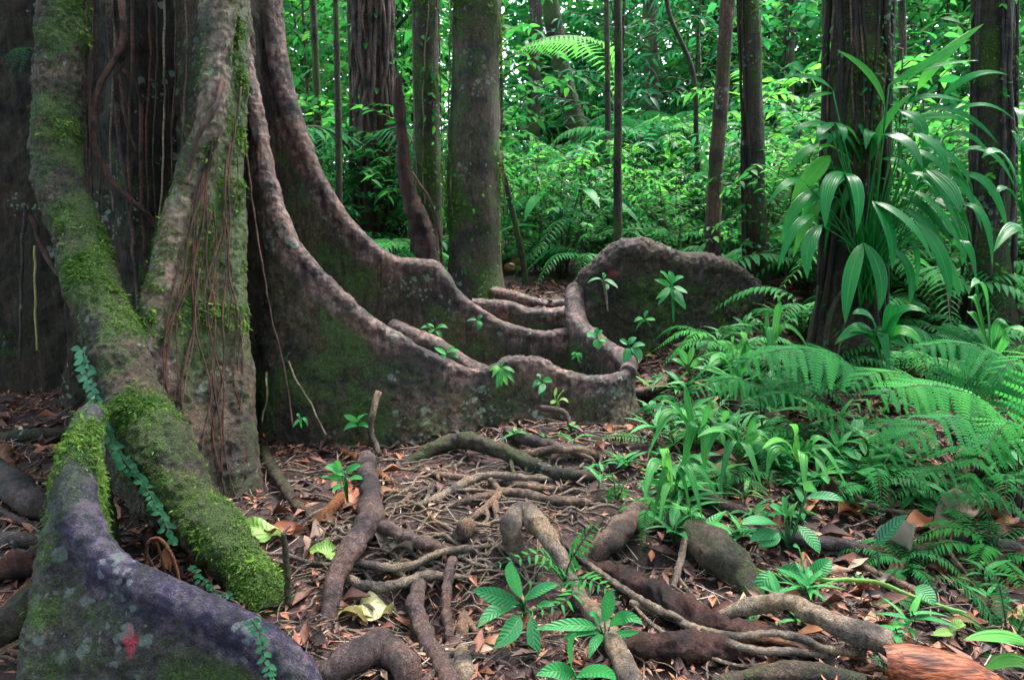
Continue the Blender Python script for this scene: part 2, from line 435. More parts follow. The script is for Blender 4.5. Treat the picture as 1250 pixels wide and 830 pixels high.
M['paleleaf'] = litter_mat('pale_dry_leaf', [(0.0, (0.09, 0.062, 0.045)), (0.5, (0.17, 0.125, 0.095)), (1.0, (0.29, 0.235, 0.19))])
M['redleaf'] = litter_mat('red_dry_leaf', [(0.0, (0.16, 0.04, 0.02)), (0.5, (0.30, 0.09, 0.04)), (1.0, (0.42, 0.17, 0.08))])

def soil_mat():
    m, nt, b, out = mat_new('soil')
    geo = N_(nt, 'ShaderNodeNewGeometry'); p = geo.outputs['Position']
    n1 = noise(nt, p, 3, 5, 0.65); n2 = noise(nt, p, 60, 5, 0.7)
    f = math_(nt, 'ADD', math_(nt, 'MULTIPLY', n1, 0.5), math_(nt, 'MULTIPLY', n2, 0.5))
    nt.links.new(ramp(nt, f, [(0.38, (0.007, 0.003, 0.003)), (0.5, (0.028, 0.011, 0.009)), (0.64, (0.085, 0.034, 0.026))]), b.inputs['Base Color'])
    b.inputs['Roughness'].default_value = 0.85
    bump(nt, b, n2, 0.9, 0.03)
    return m
M['soil'] = soil_mat()

# ------------------------------------------------------------------ ground
def axis(a, b, step, far, n):
    mid = np.arange(a, b + 1e-6, step)
    k = np.linspace(0, 1, n + 1)[1:] ** 2.4
    return np.concatenate([(a - (far + a) * k)[::-1] if a < 0 else (a - (far + a) * k)[::-1], mid, b + (far - b) * k])
gx = axis(-4.2, 4.2, 0.028, 200.0, 40)
gy = axis(1.0, 7.6, 0.028, 200.0, 40)
XX, YY = np.meshgrid(gx, gy)
ZZ = H0(XX, YY)
pp = np.stack([XX.ravel(), YY.ravel(), np.zeros(XX.size)], 1)
nearw = np.exp(-np.maximum(0, np.hypot(XX, YY - 3).ravel() - 5) / 2)
ZZ = ZZ + ((0.022 * fbm(pp, 8, 3, 20) + 0.012 * np.abs(pn(pp, 21, 9))) * nearw).reshape(ZZ.shape)
nx, ny = len(gx), len(gy)
ii = np.arange(ny - 1)[:, None] * nx + np.arange(nx - 1)[None]
gF = np.stack([ii, ii + 1, ii + nx + 1, ii + nx], -1).reshape(-1, 4)
ground = obj('ground', np.stack([XX.ravel(), YY.ravel(), ZZ.ravel()], 1), gF, M['soil'])
ground['kind'] = 'structure'

# ------------------------------------------------------------------ remeshed organic solids
def slab(A, B, wA, wB, rows=10, flare=1.6, nfix=None):
    """closed sheet between curves A and B (n,3); half thickness goes wA -> wB"""
    n = len(A)
    s = np.linspace(0, 1, rows)[None, :, None]
    C = A[:, None] * (1 - s) + B[:, None] * s
    if nfix is None:
        T = np.gradient((A + B) / 2 if False else B, axis=0)
        k = np.exp(-0.5 * (np.arange(-12, 13) / 5.0) ** 2); k /= k.sum()
        T = np.stack([np.convolve(np.pad(T[:, c], 12, mode='edge'), k, 'valid') for c in range(3)], 1)
        T[:, 2] = 0
        T = nrm(T)
        Nn = np.stack([-T[:, 1], T[:, 0], np.zeros(n)], 1)
    else:
        Nn = np.broadcast_to(nrm(nfix), (n, 3))
    w = (np.asarray(wA).reshape(-1, 1) + (np.asarray(wB).reshape(-1, 1) - np.asarray(wA).reshape(-1, 1)) * np.linspace(0, 1, rows)[None] ** flare)[:, :, None]
    w = np.broadcast_to(w, (n, rows, 1))
    Fv, Bv = C + Nn[:, None] * w, C - Nn[:, None] * w
    V = np.concatenate([Fv.reshape(-1, 3), Bv.reshape(-1, 3)])
    m = n * rows
    f = []
    i = (np.arange(n - 1)[:, None] * rows + np.arange(rows - 1)[None]).ravel()
    f.append(np.stack([i, i + 1, i + rows + 1, i + rows], -1))
    f.append(np.stack([i + m, i + rows + m, i + rows + 1 + m, i + 1 + m], -1))
    t = np.arange(n - 1) * rows
    f.append(np.stack([t, t + rows, t + rows + m, t + m], -1))
    t = t + rows - 1
    f.append(np.stack([t, t + m, t + rows + m, t + rows], -1))
    t = np.arange(rows - 1)
    f.append(np.stack([t, t + m, t + 1 + m, t + 1], -1))
    t = t + (n - 1) * rows
    f.append(np.stack([t, t + 1, t + 1 + m, t + m], -1))
    return V, np.vstack(f)

def ellip(c, r, n=20):
    a = np.linspace(0, 2 * np.pi, n, endpoint=False); b = np.linspace(0.02, np.pi - 0.02, n // 2)
    V = np.stack([np.outer(np.sin(b), np.cos(a)), np.outer(np.sin(b), np.sin(a)), np.outer(np.cos(b), np.ones(n))], -1) * np.asarray(r) + np.asarray(c)
    m = n // 2
    i = np.arange(m - 1)[:, None] * n; j = np.arange(n)[None]; k = (j + 1) % n
    F = np.stack([i + j, i + n + j, i + n + k, i + k], -1).reshape(-1, 4)
    return V.reshape(-1, 3), F

def remesh(parts, voxel, smooth_it=4):
    V, F = join(parts)
    me = mesh('tmp', V, F, None)
    o = bpy.data.objects.new('tmp', me); COL.objects.link(o)
    md = o.modifiers.new('r', 'REMESH'); md.mode = 'VOXEL'; md.voxel_size = voxel
    sm = o.modifiers.new('s', 'SMOOTH'); sm.factor = 0.5; sm.iterations = smooth_it
    dg = bpy.context.evaluated_depsgraph_get()
    ev = o.evaluated_get(dg); e = ev.to_mesh()
    n = len(e.vertices)
    v = np.empty(n * 3, np.float32); e.vertices.foreach_get('co', v)
    nn = np.empty(n * 3, np.float32); e.vertices.foreach_get('normal', nn)
    lt = np.empty(len(e.polygons), np.int32); e.polygons.foreach_get('loop_total', lt)
    lv = np.empty(len(e.loops), np.int32); e.loops.foreach_get('vertex_index', lv)
    ev.to_mesh_clear()
    bpy.data.objects.remove(o); bpy.data.meshes.remove(me)
    if (lt == 4).all():
        Fq = lv.reshape(-1, 4)
    else:
        Fq, k = [], 0
        for t in lt: Fq.append(lv[k:k + t]); k += t
    return v.reshape(-1, 3).astype(float), nn.reshape(-1, 3).astype(float), Fq

MOSSPTS = []     # (points, normals, density weight) for moss fronds, filled by the tree
def organic(name, parts, voxel, mat, parent, ridge=None, ridge_w=0.10, amp=1.0, mossf=None, seed=0, ringy=0.0, loc=None, ring=0.012):
    V, Nn, F = remesh(parts, voxel)
    d = 0.035 * pn(V, 3.0, seed) + 0.022 * pn(V, 8, seed + 1) + 0.011 * pn(V, 21, seed + 2)
    st = V * np.array([1, 1, 0.35])
    d = d + 0.012 * pn(st, 24, seed + 3) - 0.020 * np.abs(pn(st, 17, seed + 4)) + 0.014 * pn(V, 42, seed + 6) + 0.008 * pn(V, 80, seed + 7)
    if ring is not None: d = d - ring * np.abs(pn(V + 0.04 * pn(V, 6, 2)[:, None], 1.0 / 0.055, seed + 8) * (0.5 + pn(V, 4, 1)))
    rid = np.zeros(len(V))
    if ridge is not None:
        rp = ridge[:, :3]
        best = np.full(len(V), 9.0)
        for k in range(0, len(rp), 2):
            best = np.minimum(best, np.linalg.norm(V - rp[k] - np.array([0, 0, 0.3 * ridge_w]), axis=1))
        rid = 1 - sst(ridge_w * 0.75, ridge_w * 1.6, best)
        d = d * (1 - 0.25 * rid)
        if ringy: d = d + ringy * rid * pn(V * np.array([0.3, 0.3, 1.0]), 38, seed + 5)
    V = V + Nn * (d * amp)[:, None]
    ms = np.clip(fbm(V, 2.2, 3, seed + 9) * 0.9 + 0.12, 0, 1)
    if mossf is not None: ms = np.clip(mossf(V, Nn, rid, ms), 0, 1)
    o = obj(name, V, F, mat, parent, attrs={'moss': ms, 'ridge': rid}, loc=loc)
    return o, V, Nn, ms, rid

def fin(pts, n=90):
    """(u,v,Y,radius) ridge in photo pixels and metres -> (n,4) curve in the world"""
    return catmull(np.array([[*P(u, v, Y), r] for u, v, Y, r in pts]), n)

def curtain_parts(rc, foot=2.2, lean=(0, 0), rows=14):
    A = rc[:, :3] - np.array([0, 0, 1]) * rc[:, 3:4] * 0.2
    Bx, By = A[:, 0] + lean[0], A[:, 1] + lean[1]
    B = np.stack([Bx, By, np.minimum(H0(Bx, By) - 0.12, A[:, 2] - 0.1)], 1)
    hh = np.clip((A[:, 2] - B[:, 2]) / 0.6, 0.25, 1)
    return [tube(rc[:, :3], rc[:, 3], 12, len(rc)), slab(A, B, rc[:, 3] * 0.72, rc[:, 3] * 0.72 * (1 + (foot - 1) * hh), rows)]

# ------------------------------------------------------------------ the buttressed tree
TC = np.array([-2.42, 5.0, 0.0])
tree = thing('buttressed_tree', TC, 'giant rainforest tree with mossy buttress roots and wavy root walls', 'tree')

tp = []
tz = np.array([-0.3, 0.3, 1.0, 2.0, 3.0, 4.5, 7.0, 10.0]); tr_ = np.array([0.78, 0.70, 0.62, 0.56, 0.54, 0.50, 0.46, 0.42])
tp.append(tube(np.stack([np.full(8, TC[0]), np.full(8, TC[1]), tz], 1), tr_, 24, 60))
for k in range(7):     # flutes of the trunk
    a = k * 0.9 + 0.3
    fr = 0.5
    tp.append(tube(np.stack([TC[0] + np.cos(a) * fr * (tr_ / 0.55), TC[1] + np.sin(a) * fr * (tr_ / 0.55), tz], 1), 0.17, 10, 50))
organic('trunk', tp, 0.035, M['dark'], tree, amp=1.3, seed=1)

def m_side(V, Nn, rid, ms): return ms * (1 - 0.7 * rid)

# left dark buttress behind, running out of the frame
rc = fin([(150, -260, 5.0, 0.16), (100, -240, 4.95, 0.16), (40, -190, 4.9, 0.15), (-40, -80, 4.85, 0.14), (-130, 120, 4.8, 0.13), (-260, 400, 4.8, 0.1)])
organic('buttress_root', curtain_parts(rc, 1.6), 0.03, M['dark'], tree, amp=1.2, seed=11)

# leaning mossy limb in front
rcA = fin([(80, -150, 4.05, 0.125), (78, -40, 3.95, 0.12), (74, 60, 3.85, 0.118), (70, 150, 3.72, 0.122), (74, 220, 3.6, 0.125), (100, 300, 3.4, 0.12), (126, 380, 3.15, 0.12), (150, 450, 2.92, 0.118),
           (185, 530, 2.7, 0.12), (225, 600, 2.5, 0.112), (268, 660, 2.35, 0.10), (308, 710, 2.25, 0.085), (345, 752, 2.17, 0.065)], 110)
cp = curtain_parts(rcA[52:], 1.15)
cp[0] = tube(rcA[:, :3], rcA[:, 3], 14, len(rcA)); cp[1] = slab(rcA[52:, :3], np.c_[rcA[52:, :2] + [-0.02, 0.10], H0(rcA[52:, 0], rcA[52:, 1] + 0.1) - 0.1], rcA[52:, 3] * 0.55, rcA[52:, 3] * 0.75, 14)
def mossA(V, Nn, rid, ms):
    hz = sst(1.9, 1.15, V[:, 2]) * 0.30 + sst(0.55, 0.1, V[:, 2]) * 0.35
    return ms * 0.9 + hz * sst(-0.2, 0.5, Nn[:, 2] + 0.4 * Nn[:, 0] + 0.3) + 0.30 * sst(0.9, 1.25, V[:, 2]) * (V[:, 0] < -2.0) * 0.6
oA, VA, NA, mA, rA = organic('buttress_root', cp, 0.009, M['mossytrunk'], tree, ridge=None, amp=0.95, mossf=mossA, seed=21)
MOSSPTS.append((VA, NA, mA, 0.40, 1.0))

# front fin with the red paint mark
rcB = fin([(116, 505, 2.6, 0.045), (105, 512, 2.32, 0.045), (97, 545, 2.12, 0.05), (94, 590, 1.99, 0.055), (100, 640, 1.9, 0.06), (135, 690, 1.82, 0.06), (195, 722, 1.76, 0.055), (255, 748, 1.73, 0.055),
           (318, 780, 1.70, 0.055), (352, 812, 1.69, 0.06), (378, 850, 1.68, 0.06), (400, 885, 1.66, 0.05)], 110)
def mossB(V, Nn, rid, ms):
    left = sst(-1.05, -1.32, V[:, 0])
    return ms * 1.1 * (1 - 0.4 * rid) + 0.47 * left * (0.5 + 1.6 * np.abs(pn(V, 5, 2))) + 0.38 * sst(0.36, 0.6, V[:, 2])
lobe = fin([(97, 545, 2.09, 0.055), (84, 600, 1.99, 0.055), (72, 670, 1.88, 0.055), (62, 740, 1.80, 0.06), (54, 810, 1.74, 0.065), (48, 900, 1.68, 0.07)], 60)
faceB = catmull(rcB[24:84], 60)
partsB = curtain_parts(rcB, 1.9, (0.0, -0.04)) + [tube(lobe[:, :3], lobe[:, 3], 12, 60), slab(lobe[:, :3], np.c_[faceB[:, :2] + [0, 0.01], np.minimum(faceB[:, 2], lobe[:, 2] + 0.25)], 0.045, 0.045, 12, 1.0, nfix=(0.15, -1, 0))]
oB, VB, NB, mB, rB = organic('buttress_root', partsB, 0.008, M['front'], tree, ridge=rcB, ridge_w=0.085, amp=0.6, mossf=mossB, seed=31)
MOSSPTS.append((VB, NB, mB, 0.46, 0.6))

# central ridge whose right face carries red aerial roots
rcC = fin([(270, -160, 4.1, 0.12), (268, -40, 3.95, 0.105), (265, 60, 3.85, 0.085), (258, 140, 3.75, 0.07), (236, 200, 3.65, 0.07), (220, 250, 3.55, 0.07), (202, 320, 3.42, 0.07), (184, 395, 3.27, 0.07), (178, 450, 3.17, 0.075), (186, 530, 3.05, 0.085), (200, 620, 2.95, 0.1)], 90)
rcC2 = fin([(288, -160, 4.35, 0.1), (287, -40, 4.25, 0.09), (288, 60, 4.1, 0.08), (285, 140, 4.0, 0.08), (282, 200, 3.9, 0.085), (281, 250, 3.82, 0.09), (281, 320, 3.7, 0.09), (283, 395, 3.55, 0.095), (285, 450, 3.45, 0.10), (288, 530, 3.3, 0.11), (290, 625, 3.12, 0.13)], 90)
faceC_n = nrm(np.cross(P(184, 395, 3.27) - P(283, 395, 3.55), [0, 0, 1.0]))
backC = np.array([[TC[0] + 0.25, TC[1] - 0.2, z] for z in rcC2[:, 2]])
partsC = [tube(rcC[:, :3], rcC[:, 3], 12, 90), tube(rcC2[:, :3], rcC2[:, 3], 12, 90),
          slab(rcC[:, :3], rcC2[:, :3], rcC[:, 3] * 0.8, rcC2[:, 3] * 0.85, 10, 1.0, nfix=faceC_n),
          slab(rcC2[:, :3], backC, rcC2[:, 3] * 0.8, 0.2, 10, 1.0, nfix=(1, 0.25, 0))]
def mossC(V, Nn, rid, ms):
    return ms * 0.9 * (1 - 0.6 * rid) + 0.60 * sst(-1.98, -1.8, V[:, 0]) * sst(0.35, 0.9, V[:, 2]) * (Nn[:, 1] < 0.2) * (V[:, 1] < 4.05)
oC, VC, NC, mC, rC = organic('buttress_root', partsC, 0.010, M['tree'], tree, ridge=rcC, ridge_w=0.10, amp=0.7, mossf=mossC, seed=41, ringy=0.012)
MOSSPTS.append((VC, NC, mC, 0.52, 0.9))

# long wavy buttress in front
rcD = fin([(278, -120, 4.55, 0.12), (284, 0, 4.4, 0.07), (298, 70, 4.3, 0.06), (316, 150, 4.2, 0.055), (328, 220, 4.1, 0.055), (345, 275, 4.02, 0.055), (370, 314, 3.96, 0.05), (410, 357, 3.92, 0.048), (450, 394, 3.88, 0.046), (490, 418, 3.87, 0.046),
           (530, 440, 3.9, 0.042), (570, 456, 3.95, 0.044), (598, 453, 4.0, 0.046), (622, 444, 4.02, 0.05), (655, 443, 4.02, 0.054), (685, 459, 3.97, 0.05), (715, 467, 3.93, 0.046), (745, 465, 3.96, 0.046), (764, 458, 4.1, 0.044), (768, 448, 4.25, 0.042)], 130)
oD, VD, ND, mD, rD = organic('buttress_root', curtain_parts(rcD, 3.6, (0.03, -0.09)), 0.010, M['tree'], tree, ridge=rcD, ridge_w=0.10, amp=0.85, mossf=lambda V, N, r, m: m * (1 - 0.75 * r) * (1.0 - 0.6 * sst(-0.1, 0.4, V[:, 0])), seed=51)
MOSSPTS.append((VD, ND, mD, 0.45, 0.28))

# second wavy buttress behind it
rcE = fin([(318, -150, 5.4, 0.13), (324, -20, 5.3, 0.11), (336, 60, 5.25, 0.09), (349, 120, 5.2, 0.08), (375, 190, 5.12, 0.07), (401, 240, 5.07, 0.06), (432, 283, 5.0, 0.055), (470, 316, 4.97, 0.06), (500, 326, 4.95, 0.07), (528, 329, 4.95, 0.07), (543, 346, 4.95, 0.065),
           (560, 366, 4.95, 0.055), (585, 383, 4.95, 0.05), (612, 400, 4.95, 0.05), (640, 408, 4.97, 0.052), (665, 412, 5.0, 0.055), (698, 407, 5.05, 0.055)], 130)
oE, VE, NE, mE, rE = organic('buttress_root', curtain_parts(rcE, 2.0, (0.0, -0.03)), 0.013, M['tree'], tree, ridge=rcE, ridge_w=0.11, amp=0.65, mossf=lambda V, N, r, m: m * (1 - 0.75 * r) * (1.0 - 0.6 * sst(-0.2, 0.3, V[:, 0])), seed=61)
MOSSPTS.append((VE, NE, mE, 0.45, 0.28))
for k, pts in enumerate((
        [(478, 398, 4.55, 0.05), (500, 408, 4.45, 0.055), (525, 418, 4.4, 0.055), (552, 434, 4.32, 0.055), (578, 450, 4.22, 0.055), (604, 458, 4.1, 0.05)],
        [(575, 372, 5.75, 0.06), (600, 374, 5.75, 0.065), (622, 376, 5.75, 0.065), (645, 383, 5.7, 0.065), (672, 385, 5.7, 0.065), (700, 380, 5.65, 0.06)],
        [(600, 356, 6.3, 0.055), (625, 361, 6.25, 0.055), (645, 367, 6.2, 0.055), (668, 373, 6.2, 0.055), (700, 369, 6.15, 0.05)])):
    rr = fin(pts, 50)
    organic('root_ridge', curtain_parts(rr, 2.0), 0.012, M['tree'], tree, ridge=rr, ridge_w=0.10, amp=0.5, seed=71 + k * 7)

# root wall to the right, with the curl that meets the wavy buttress
wall = thing('root_wall', (1.1, 5.3, H(1.1, 5.3)), 'tall rounded mossy root wall standing at the end of the wavy roots', 'root wall')
rcW = fin([(703, 380, 5.2, 0.06), (707, 356, 5.2, 0.075), (720, 339, 5.2, 0.09), (740, 324, 5.2, 0.10), (758, 311, 5.2, 0.11), (778, 306, 5.2, 0.115), (803, 311, 5.25, 0.10), (832, 322, 5.3, 0.095), (868, 324, 5.4, 0.10), (900, 336, 5.5, 0.09), (925, 362, 5.65, 0.09)], 100)
oW, VW, NW, mW, rW = organic('root_slab', curtain_parts(rcW, 1.7, (0.0, -0.05)), 0.013, M['wall'], wall, ridge=rcW, ridge_w=0.13, amp=1.25, mossf=lambda V, N, r, m: m * (1 - 0.6 * r) + 0.1, seed=91)
MOSSPTS_W = [(VW, NW, mW, 0.40, 0.4)]
rcG = fin([(703, 350, 5.2, 0.07), (701, 372, 5.1, 0.075), (706, 396, 4.95, 0.08), (722, 412, 4.8, 0.07), (742, 425, 4.6, 0.06), (758, 436, 4.42, 0.06), (767, 446, 4.25, 0.06), (766, 455, 4.08, 0.055)], 60)
organic('root_curl', curtain_parts(rcG, 1.8), 0.011, M['tree'], wall, ridge=rcG, ridge_w=0.10, amp=0.5, seed=97)

# ------------------------------------------------------------------ leaf templates and batches
def leaf_tpl(nseg=4, width=0.4, droop=0.25, fold=0.12, tip=1.0, base=0.35, nac=2):
    """leaf of length 1 along +Y, normal +Z; returns verts, quads"""
    t = np.linspace(0, 1, nseg + 1)
    w = width * 0.5 * (np.sin(np.pi * t ** (0.75)) ** 0.8) * (1 - 0.15 * t)
    w[0] = width * 0.02; w[-1] = width * 0.015
    s = np.linspace(-1, 1, nac + 1)
    V = np.stack([np.outer(w, s), np.repeat(t[:, None] * (1 - 0.12 * droop * t[:, None]), nac + 1, 1), np.outer(np.ones_like(t), np.abs(s)) * fold * np.maximum(w, 0.01)[:, None] * 2 - droop * (t ** 2)[:, None]], -1).reshape(-1, 3)
    i = np.arange(nseg)[:, None] * (nac + 1) + np.arange(nac)[None]
    F = np.stack([i, i + 1, i + nac + 2, i + nac + 1], -1).reshape(-1, 4)
    return V, F

def basis(d, up):
    d = nrm(d); x = nrm(np.cross(d, up)); z = np.cross(x, d)
    return np.stack([x, d, z], -1)          # columns

class Batch:
    def __init__(self): self.V, self.F, self.T, self.n = [], [], [], 0
    def add(self, tpl, pos, d, up, size, tint=None):
        V, F = tpl
        pos = np.atleast_2d(pos); k = len(pos)
        d = np.broadcast_to(d, (k, 3)); up = np.broadcast_to(up, (k, 3)); size = np.broadcast_to(size, (k,))
        B = basis(d, up)
        W = np.einsum('kij,vj->kvi', B, V) * size[:, None, None] + pos[:, None]
        self.V.append(W.reshape(-1, 3))
        self.F.append((F[None] + (np.arange(k) * len(V))[:, None, None]).reshape(-1, F.shape[1]) + self.n)
        self.n += k * len(V)
        tint = RNG.random(k) if tint is None else np.broadcast_to(tint, (k,))
        self.T.append(np.repeat(tint, len(V)))
    def get(self): return np.vstack(self.V), np.vstack(self.F), np.concatenate(self.T)
    def obj(self, name, mat, parent=None, loc=None):
        V, F, T = self.get()
        return obj(name, V, F, mat, parent, True, {'tint': T}, loc)

def rdir(n, zmin=-1, zmax=1):
    z = RNG.uniform(zmin, zmax, n); a = RNG.uniform(0, 2 * np.pi, n); s = np.sqrt(1 - z * z)
    return np.stack([s * np.cos(a), s * np.sin(a), z], 1)

def blade(base, mid, tip, width, up=None, nseg=9, nac=2, pleat=0.0, fold=0.1, shape=0.75, twist=0.0, wave=0.0):
    """one leaf along a curve from base to tip through mid (world coordinates)"""
    base, mid, tip = (np.asarray(q, float) for q in (base, mid, tip))
    ctrl = 2 * mid - 0.5 * (base + tip)
    t = np.linspace(0, 1, nseg + 1)[:, None]
    c = (1 - t) ** 2 * base + 2 * t * (1 - t) * ctrl + t ** 2 * tip
    T = nrm(np.gradient(c, axis=0))
    up = np.array([0, -0.75, 0.75]) if up is None else np.asarray(up, float)
    X = nrm(np.cross(T, np.broadcast_to(up, T.shape))); Z = np.cross(X, T)
    if twist:
        a = twist * t; X, Z = X * np.cos(a) + Z * np.sin(a), Z * np.cos(a) - X * np.sin(a)
    tt = t[:, 0]
    w = width * 0.5 * np.sin(np.pi * np.clip(tt ** shape, 0, 1)) ** 0.75
    w[0] = width * 0.03; w[-1] = width * 0.01
    s = np.linspace(-1, 1, nac + 1)
    off = fold * np.abs(s)
    if pleat: off = off + pleat * (np.arange(nac + 1) % 2)
    V = c[:, None] + X[:, None] * (w[:, None] * s[None])[..., None] + Z[:, None] * (w[:, None] * off[None] * 1.0 + wave * width * np.sin(9 * tt)[:, None] * (s ** 2)[None])[..., None]
    i = np.arange(nseg)[:, None] * (nac + 1) + np.arange(nac)[None]
    F = np.stack([i, i + 1, i + nac + 2, i + nac + 1], -1).reshape(-1, 4)
    return V.reshape(-1, 3), F

def vein_attrs(nseg, nac):
    return {'vx': np.tile(np.linspace(-1, 1, nac + 1), nseg + 1), 'vy': np.repeat(np.linspace(0, 1, nseg + 1), nac + 1), 'vein': np.ones((nseg + 1) * (nac + 1))}

def leaf(parent, base, mid, tip, width, mat, tint=None, name='leaf', **kw):
    V, F = blade(base, mid, tip, width, **kw)
    return obj(name, V, F, mat, parent, attrs={'tint': np.full(len(V), random.random() if tint is None else tint), **vein_attrs(kw.get('nseg', 9), kw.get('nac', 2))})

# ------------------------------------------------------------------ moss fronds on the tree and the root wall
tri = (np.array([[-0.22, 0, 0], [0.22, 0, 0], [0.16, 0.6, 0.05], [0, 1.0, -0.15], [-0.16, 0.6, 0.05]]), np.array([[0, 1, 2, 4], [4, 2, 3, 3]]))
sprig = leaf_tpl(2, 0.42, 0.5, 0.0, nac=1)
def moss_object(lst, parent, total):
    b = Batch()
    w = [np.clip(m - th, 0, 1) * dens * np.clip(pn(V, 5, 5) * 2.2 + 0.35 + pn(V, 14, 6), 0.02, 2) for V, Nn, m, th, dens in lst]
    w = [ww * np.clip(3.4 / V[:, 1], 0.6, 2.2) ** 1.6 for (V, *_), ww in zip(lst, w)]
    tot = sum(x.sum() for x in w)
    for (V, Nn, m, th, dens), ww in zip(lst, w):
        if ww.sum() == 0: continue
        k = int(total * ww.sum() / tot)
        idx = RNG.choice(len(V), k, p=ww / ww.sum())
        pos = V[idx] + RNG.normal(0, 0.006, (k, 3))
        nn = Nn[idx]
        d = nn * 0.9 + np.array([0, 0, -0.35]) + RNG.normal(0, 0.75, (k, 3))
        size = RNG.uniform(0.005, 0.017, k) * (0.6 + 0.8 * np.clip(m[idx], 0, 1)) * (1 + 1.2 * (RNG.random(k) < 0.05)) * np.clip(pos[:, 1] / 3.4, 0.55, 1.3)
        b.add(sprig, pos - nn * 0.004, d, nn + np.array([0, 0, 0.6]), size, np.clip(RNG.normal(0.5, 0.25, k) + 0.8 * pn(pos, 6, 3), 0, 1))
    o = b.obj('moss', M['moss'], parent)
    o['kind'] = 'stuff'
moss_object(MOSSPTS, tree, 150000)
moss_object(MOSSPTS_W, wall, 12000)

# ------------------------------------------------------------------ aerial roots and lianas of the big tree
def strand(name, pts, wpx, mat, parent=None, label=None, cat=None, group=None, sides=7, rough=0.25, jit=0.0):
    q = np.array([P(*p[:3]) for p in pts])
    if jit:
        q = catmull(q, max(8, len(q) * 4)); q = q + np.stack([pn(q, 14, 3), pn(q, 14, 6), 0 * q[:, 0]], 1) * jit
    r = pxm(wpx, q[:, 1].mean()) / 2
    V, F = tube(q, np.linspace(r, r * 0.8, len(q)), sides, rough=rough, seed=len(name))
    if parent is not None: return obj(name, V, F, mat, parent)
    o = obj(name, V, F, mat, None, loc=q[-1])
    return setp(o, label, cat, group, 'thing')

LN = [
 ([(141, -40, 3.95), (150, 20, 3.9), (146, 62, 3.9), (122, 105, 3.9), (113, 145, 3.88), (117, 185, 3.85), (138, 222, 3.85), (160, 245, 3.85), (185, 268, 3.9), (200, 290, 3.95)], 8, 'liana', 'thick red-brown liana looping in the dark hollow of the giant trunk'),
 ([(128, -40, 4.2), (134, 50, 4.15), (141, 110, 4.1), (147, 180, 4.1), (156, 240, 4.05), (163, 300, 4.0), (169, 375, 3.9), (172, 450, 3.6)], 6, 'rootpurple', 'straight grey liana hanging behind the looping red liana'),
 ([(120, -40, 4.1), (119, 60, 4.1), (116, 110, 4.1), (123, 180, 4.1), (121, 270, 4.0), (118, 330, 3.9)], 2.5, 'rootmoss', 'thin greenish liana hanging beside the mossy leaning limb'),
 ([(201, -40, 3.9), (200, 80, 3.9), (201, 130, 3.9), (198, 220, 3.85), (194, 275, 3.8), (191, 330, 3.7)], 2.5, 'rootpale', 'hair-thin pale liana hanging straight down the middle of the dark trunk'),
 ([(104, -40, 3.9), (106, 80, 3.9), (106, 170, 3.9), (110, 240, 3.8), (113, 290, 3.7)], 3.0, 'rednet', 'thin red liana along the shaded side of the leaning limb'),
 ([(150, 85, 4.2), (168, 105, 4.2), (172, 140, 4.2), (172, 190, 4.15), (174, 260, 4.1), (178, 330, 4.0)], 5.0, 'liana', 'bent dim liana deep in the hollow beside the pale one'),
 ([(139, 60, 4.0), (147, 100, 4.0), (150, 130, 4.0), (158, 160, 4.0), (166, 185, 4.0)], 4.0, 'liana', 'short reddish liana twisted round the straight grey liana'),
 ([(272, 100, 3.75), (263, 130, 3.62), (252, 150, 3.58), (240, 172, 3.55), (235, 200, 3.55), (228, 225, 3.5)], 6.5, 'liana', 'dark forked aerial root clasping the bright central ridge'),
 ([(285, 105, 4.0), (297, 165, 3.95), (303, 205, 3.95), (310, 260, 3.9), (328, 370, 3.75), (345, 440, 3.65), (352, 480, 3.6), (358, 520, 3.5)], 2.5, 'liana', 'thin slanting liana hanging across the dark gap beside the long wavy buttress'),
 ([(351, 441, 3.62), (365, 470, 3.58), (380, 495, 3.55), (392, 520, 3.5), (398, 530, 3.47)], 2.5, 'rootpale', 'pale forked rootlet reaching down the foot of the long wavy buttress'),
 ([(326, 455, 3.6), (325, 490, 3.5), (320, 515, 3.45)], 3.0, 'rootmoss', 'short yellow-green shoot at the foot of the red-rooted ridge'),
 ([(30, 250, 4.3), (28, 300, 4.3), (26, 380, 4.3), (24, 440, 4.3)], 4, 'rootdark', 'grey rootlet hanging in front of the dark far-left buttress'),
 ([(43, 300, 4.2), (43, 360, 4.2), (45, 428, 4.2)], 3, 'yellowleaf', 'yellow split rootlet hanging beside the grey one'),
 ([(38, 265, 4.1), (58, 315, 4.0), (80, 345, 3.8), (95, 375, 3.6)], 7, 'rednet', 'red-brown root slanting behind the mossy leaning limb'),
 ([(462, 478, 3.66), (454, 506, 3.60), (454, 530, 3.58), (464, 556, 3.5)], 9, 'rootpale', 'pale knotted root running down the face of the wavy buttress'),
 ([(660, 498, 3.72), (686, 502, 3.7), (697, 520, 3.66), (702, 535, 3.62)], 8, 'rootpurple', 'bent root poking out of the wavy buttress foot'),
]
for k_, (u_, w_, mt_, wd_) in enumerate([(112, 3, 'liana', 'rust-brown'), (137, 2.5, 'rootpale', 'pale'), (160, 4, 'liana', 'dull brown'), (182, 3, 'rednet', 'red'), (190, 2, 'rootmoss', 'greenish'), (213, 2.5, 'liana', 'brown'), (226, 2, 'rootpale', 'whitish'), (244, 2, 'rednet', 'reddish')]):
    LN.append(([(u_, -40, 4.15), (u_ + 2, 70, 4.1), (u_ - 3, 170, 4.05), (u_ + 1, 250 + 8 * k_, 4.0)], w_, mt_, wd_ + ' hair-like liana hanging down the shaded giant trunk'))
for pts, w, mt, lab in LN:
    strand('liana' if 'liana' in lab else 'aerial_root', pts, w, M[mt], None, lab, 'liana' if 'liana' in lab else 'root', jit=0.012)

